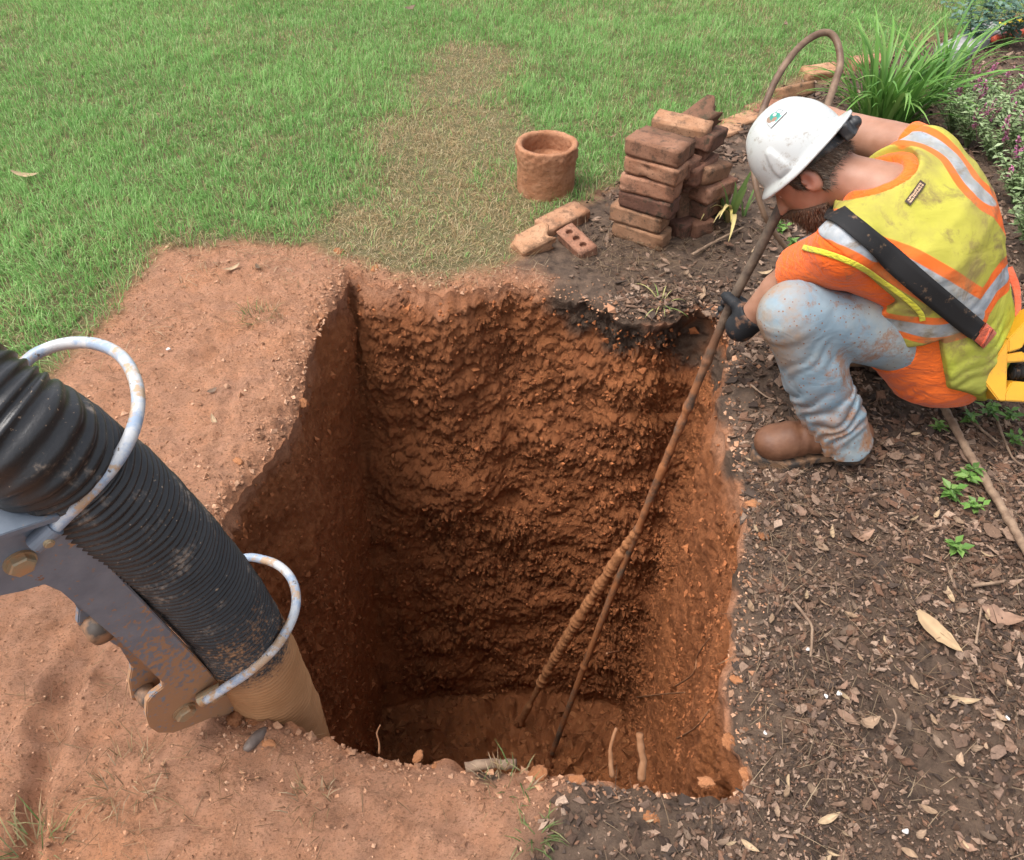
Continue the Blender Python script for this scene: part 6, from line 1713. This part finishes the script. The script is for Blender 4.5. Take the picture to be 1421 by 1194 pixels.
# suspension band and ratchet knob
Bk = N('black_plastic', .45, .4); pb = Bk.geo(); Bk.color(Bk.mix(Bk.rng(Bk.noise(pb, 60, 4), .5, .7), (.016, .017, .019), (.07, .065, .06)))
bV = []
for k, (dr, z) in enumerate(((.0, .004), (.003, .003), (.003, -.028), (.0, -.030))):
    for t in range(72):
        th = 2 * math.pi * t / 72; drop = .018 * max(0, -math.cos(th)) ** 1.5
        bV.append(HO + hl * ((.083 + dr) * math.sin(th)) + hf * ((.103 + dr) * math.cos(th) - .004) + hu * (z - drop))
i, j = np.meshgrid(np.arange(3), np.arange(72), indexing='ij'); j2 = (j + 1) % 72
link('headband', mesh_np('headband', local(np.array(bV), PERSON), np.stack([i * 72 + j, (i + 1) * 72 + j, (i + 1) * 72 + j2, i * 72 + j2], -1).reshape(-1, 4), True), Bk.m, hat)
kn = HO - hf * .117 - hu * .032 + hl * .012
def knob(p):
    q = (p - kn) @ HX.T
    d = np.maximum(np.maximum(np.abs(q[:, 0]) - .040, np.abs(q[:, 1]) - .008), np.abs(q[:, 2]) - .014) - .004
    return smin(d, rc(p, kn - hf * .006, kn - hf * .016, .017, .015), .004)
garment('ratchet_knob', knob, kn - .06, kn + .06, .0028, Bk.m, hat, 1)
# ---- hair and beard: many short strands on an undercoat
Hr = leaf_mat('hair', 0, .55)
HrU = N('hair_undercoat', .7, .3); pu = HrU.geo(); HrU.color(HrU.mix(HrU.rng(HrU.noise(pu, 120, 4), .35, .65), (.040, .025, .016), (.085, .055, .035))); HrU.bump(HrU.noise(pu, 200, 4), .6, .004)
BeU = N('beard_undercoat', .7, .3); pu = BeU.geo(); BeU.color(BeU.mix(BeU.rng(BeU.noise(pu, 120, 4), .35, .65), (.045, .022, .013), (.085, .042, .024))); BeU.bump(BeU.noise(pu, 200, 4), .6, .004)
def hair_reg(p):
    q = (p - HCn) @ HX.T
    # back and sides of the scalp, above the nape, behind the ear line
    return np.maximum(np.maximum(q[:, 1] - (.030 + .25 * (q[:, 2])), -.068 - q[:, 2] - .35 * np.minimum(q[:, 1] + .02, 0) - .25 * np.abs(q[:, 1] + .02)*0 + .9 * np.maximum(q[:, 1] + .035, 0)), q[:, 2] - .07)
def hair(p): return smax(smax(head(p) - .006 - .0025 * fbm(p, 90, 2, 670), hair_reg(p), .006), -el(p, hp(.086, -.010, -.014), HX, (.03, .024, .034)), .004)
def beard_reg(p):
    q = (p - HCn) @ HX.T
    side = np.abs(q[:, 0])
    return np.maximum(np.maximum(q[:, 2] + .052 + .45 * np.maximum(.06 - q[:, 1], -.02), -(q[:, 1] - .002)), -.13 - q[:, 2])
def beard(p): return smax(head(p) - .008 - .004 * fbm(p, 70, 2, 671), beard_reg(p), .008)
hairo, hV, hQ = garment('hair', hair, HCn - .15, HCn + .15, .004, HrU.m, it=1)
beao, bV2, bQ2 = garment('beard', beard, HCn - .16, HCn + .16, .004, BeU.m, it=1)
def strands(V, Q, reg, n, L, flow, cols, seed, parent):
    nr = vnormals(V, Q); rs = np.random.default_rng(seed)
    ok = np.where(reg(V) < .004)[0]; k = ok[rs.integers(0, len(ok), n)]
    base = V[k] + rs.normal(0, .002, (n, 3)) - nr[k] * .001
    d = nr[k] * .45 + flow + rs.normal(0, .25, (n, 3)); d /= np.linalg.norm(d, axis=1)[:, None]
    Ls = L * rs.uniform(.6, 1.2, n)[:, None]
    sd = np.cross(d, nr[k]); sd /= np.linalg.norm(sd, axis=1)[:, None] + 1e-9
    w = .0007
    Vs = np.stack([base - sd * w, base + sd * w, base + d * Ls], 1).reshape(-1, 3)
    T = np.arange(3 * n).reshape(-1, 3)
    C = np.repeat(np.array(cols)[rs.integers(0, len(cols), n)] * rs.uniform(.7, 1.3, (n, 1)), 3, 0)
    link('strands', mesh_np('strands', local(Vs, PERSON), T, False, None, dict(col=C)), Hr, parent)
strands(hV, hQ, hair_reg, 9000, .016, -hu * .9 - hf * .5, [(.07, .045, .03), (.11, .075, .05), (.045, .03, .02), (.16, .115, .08)], 5, hairo)
strands(bV2, bQ2, beard_reg, 5000, .014, -hu * .8 + hf * .3, [(.10, .05, .026), (.065, .034, .02), (.15, .075, .04)], 6, beao)
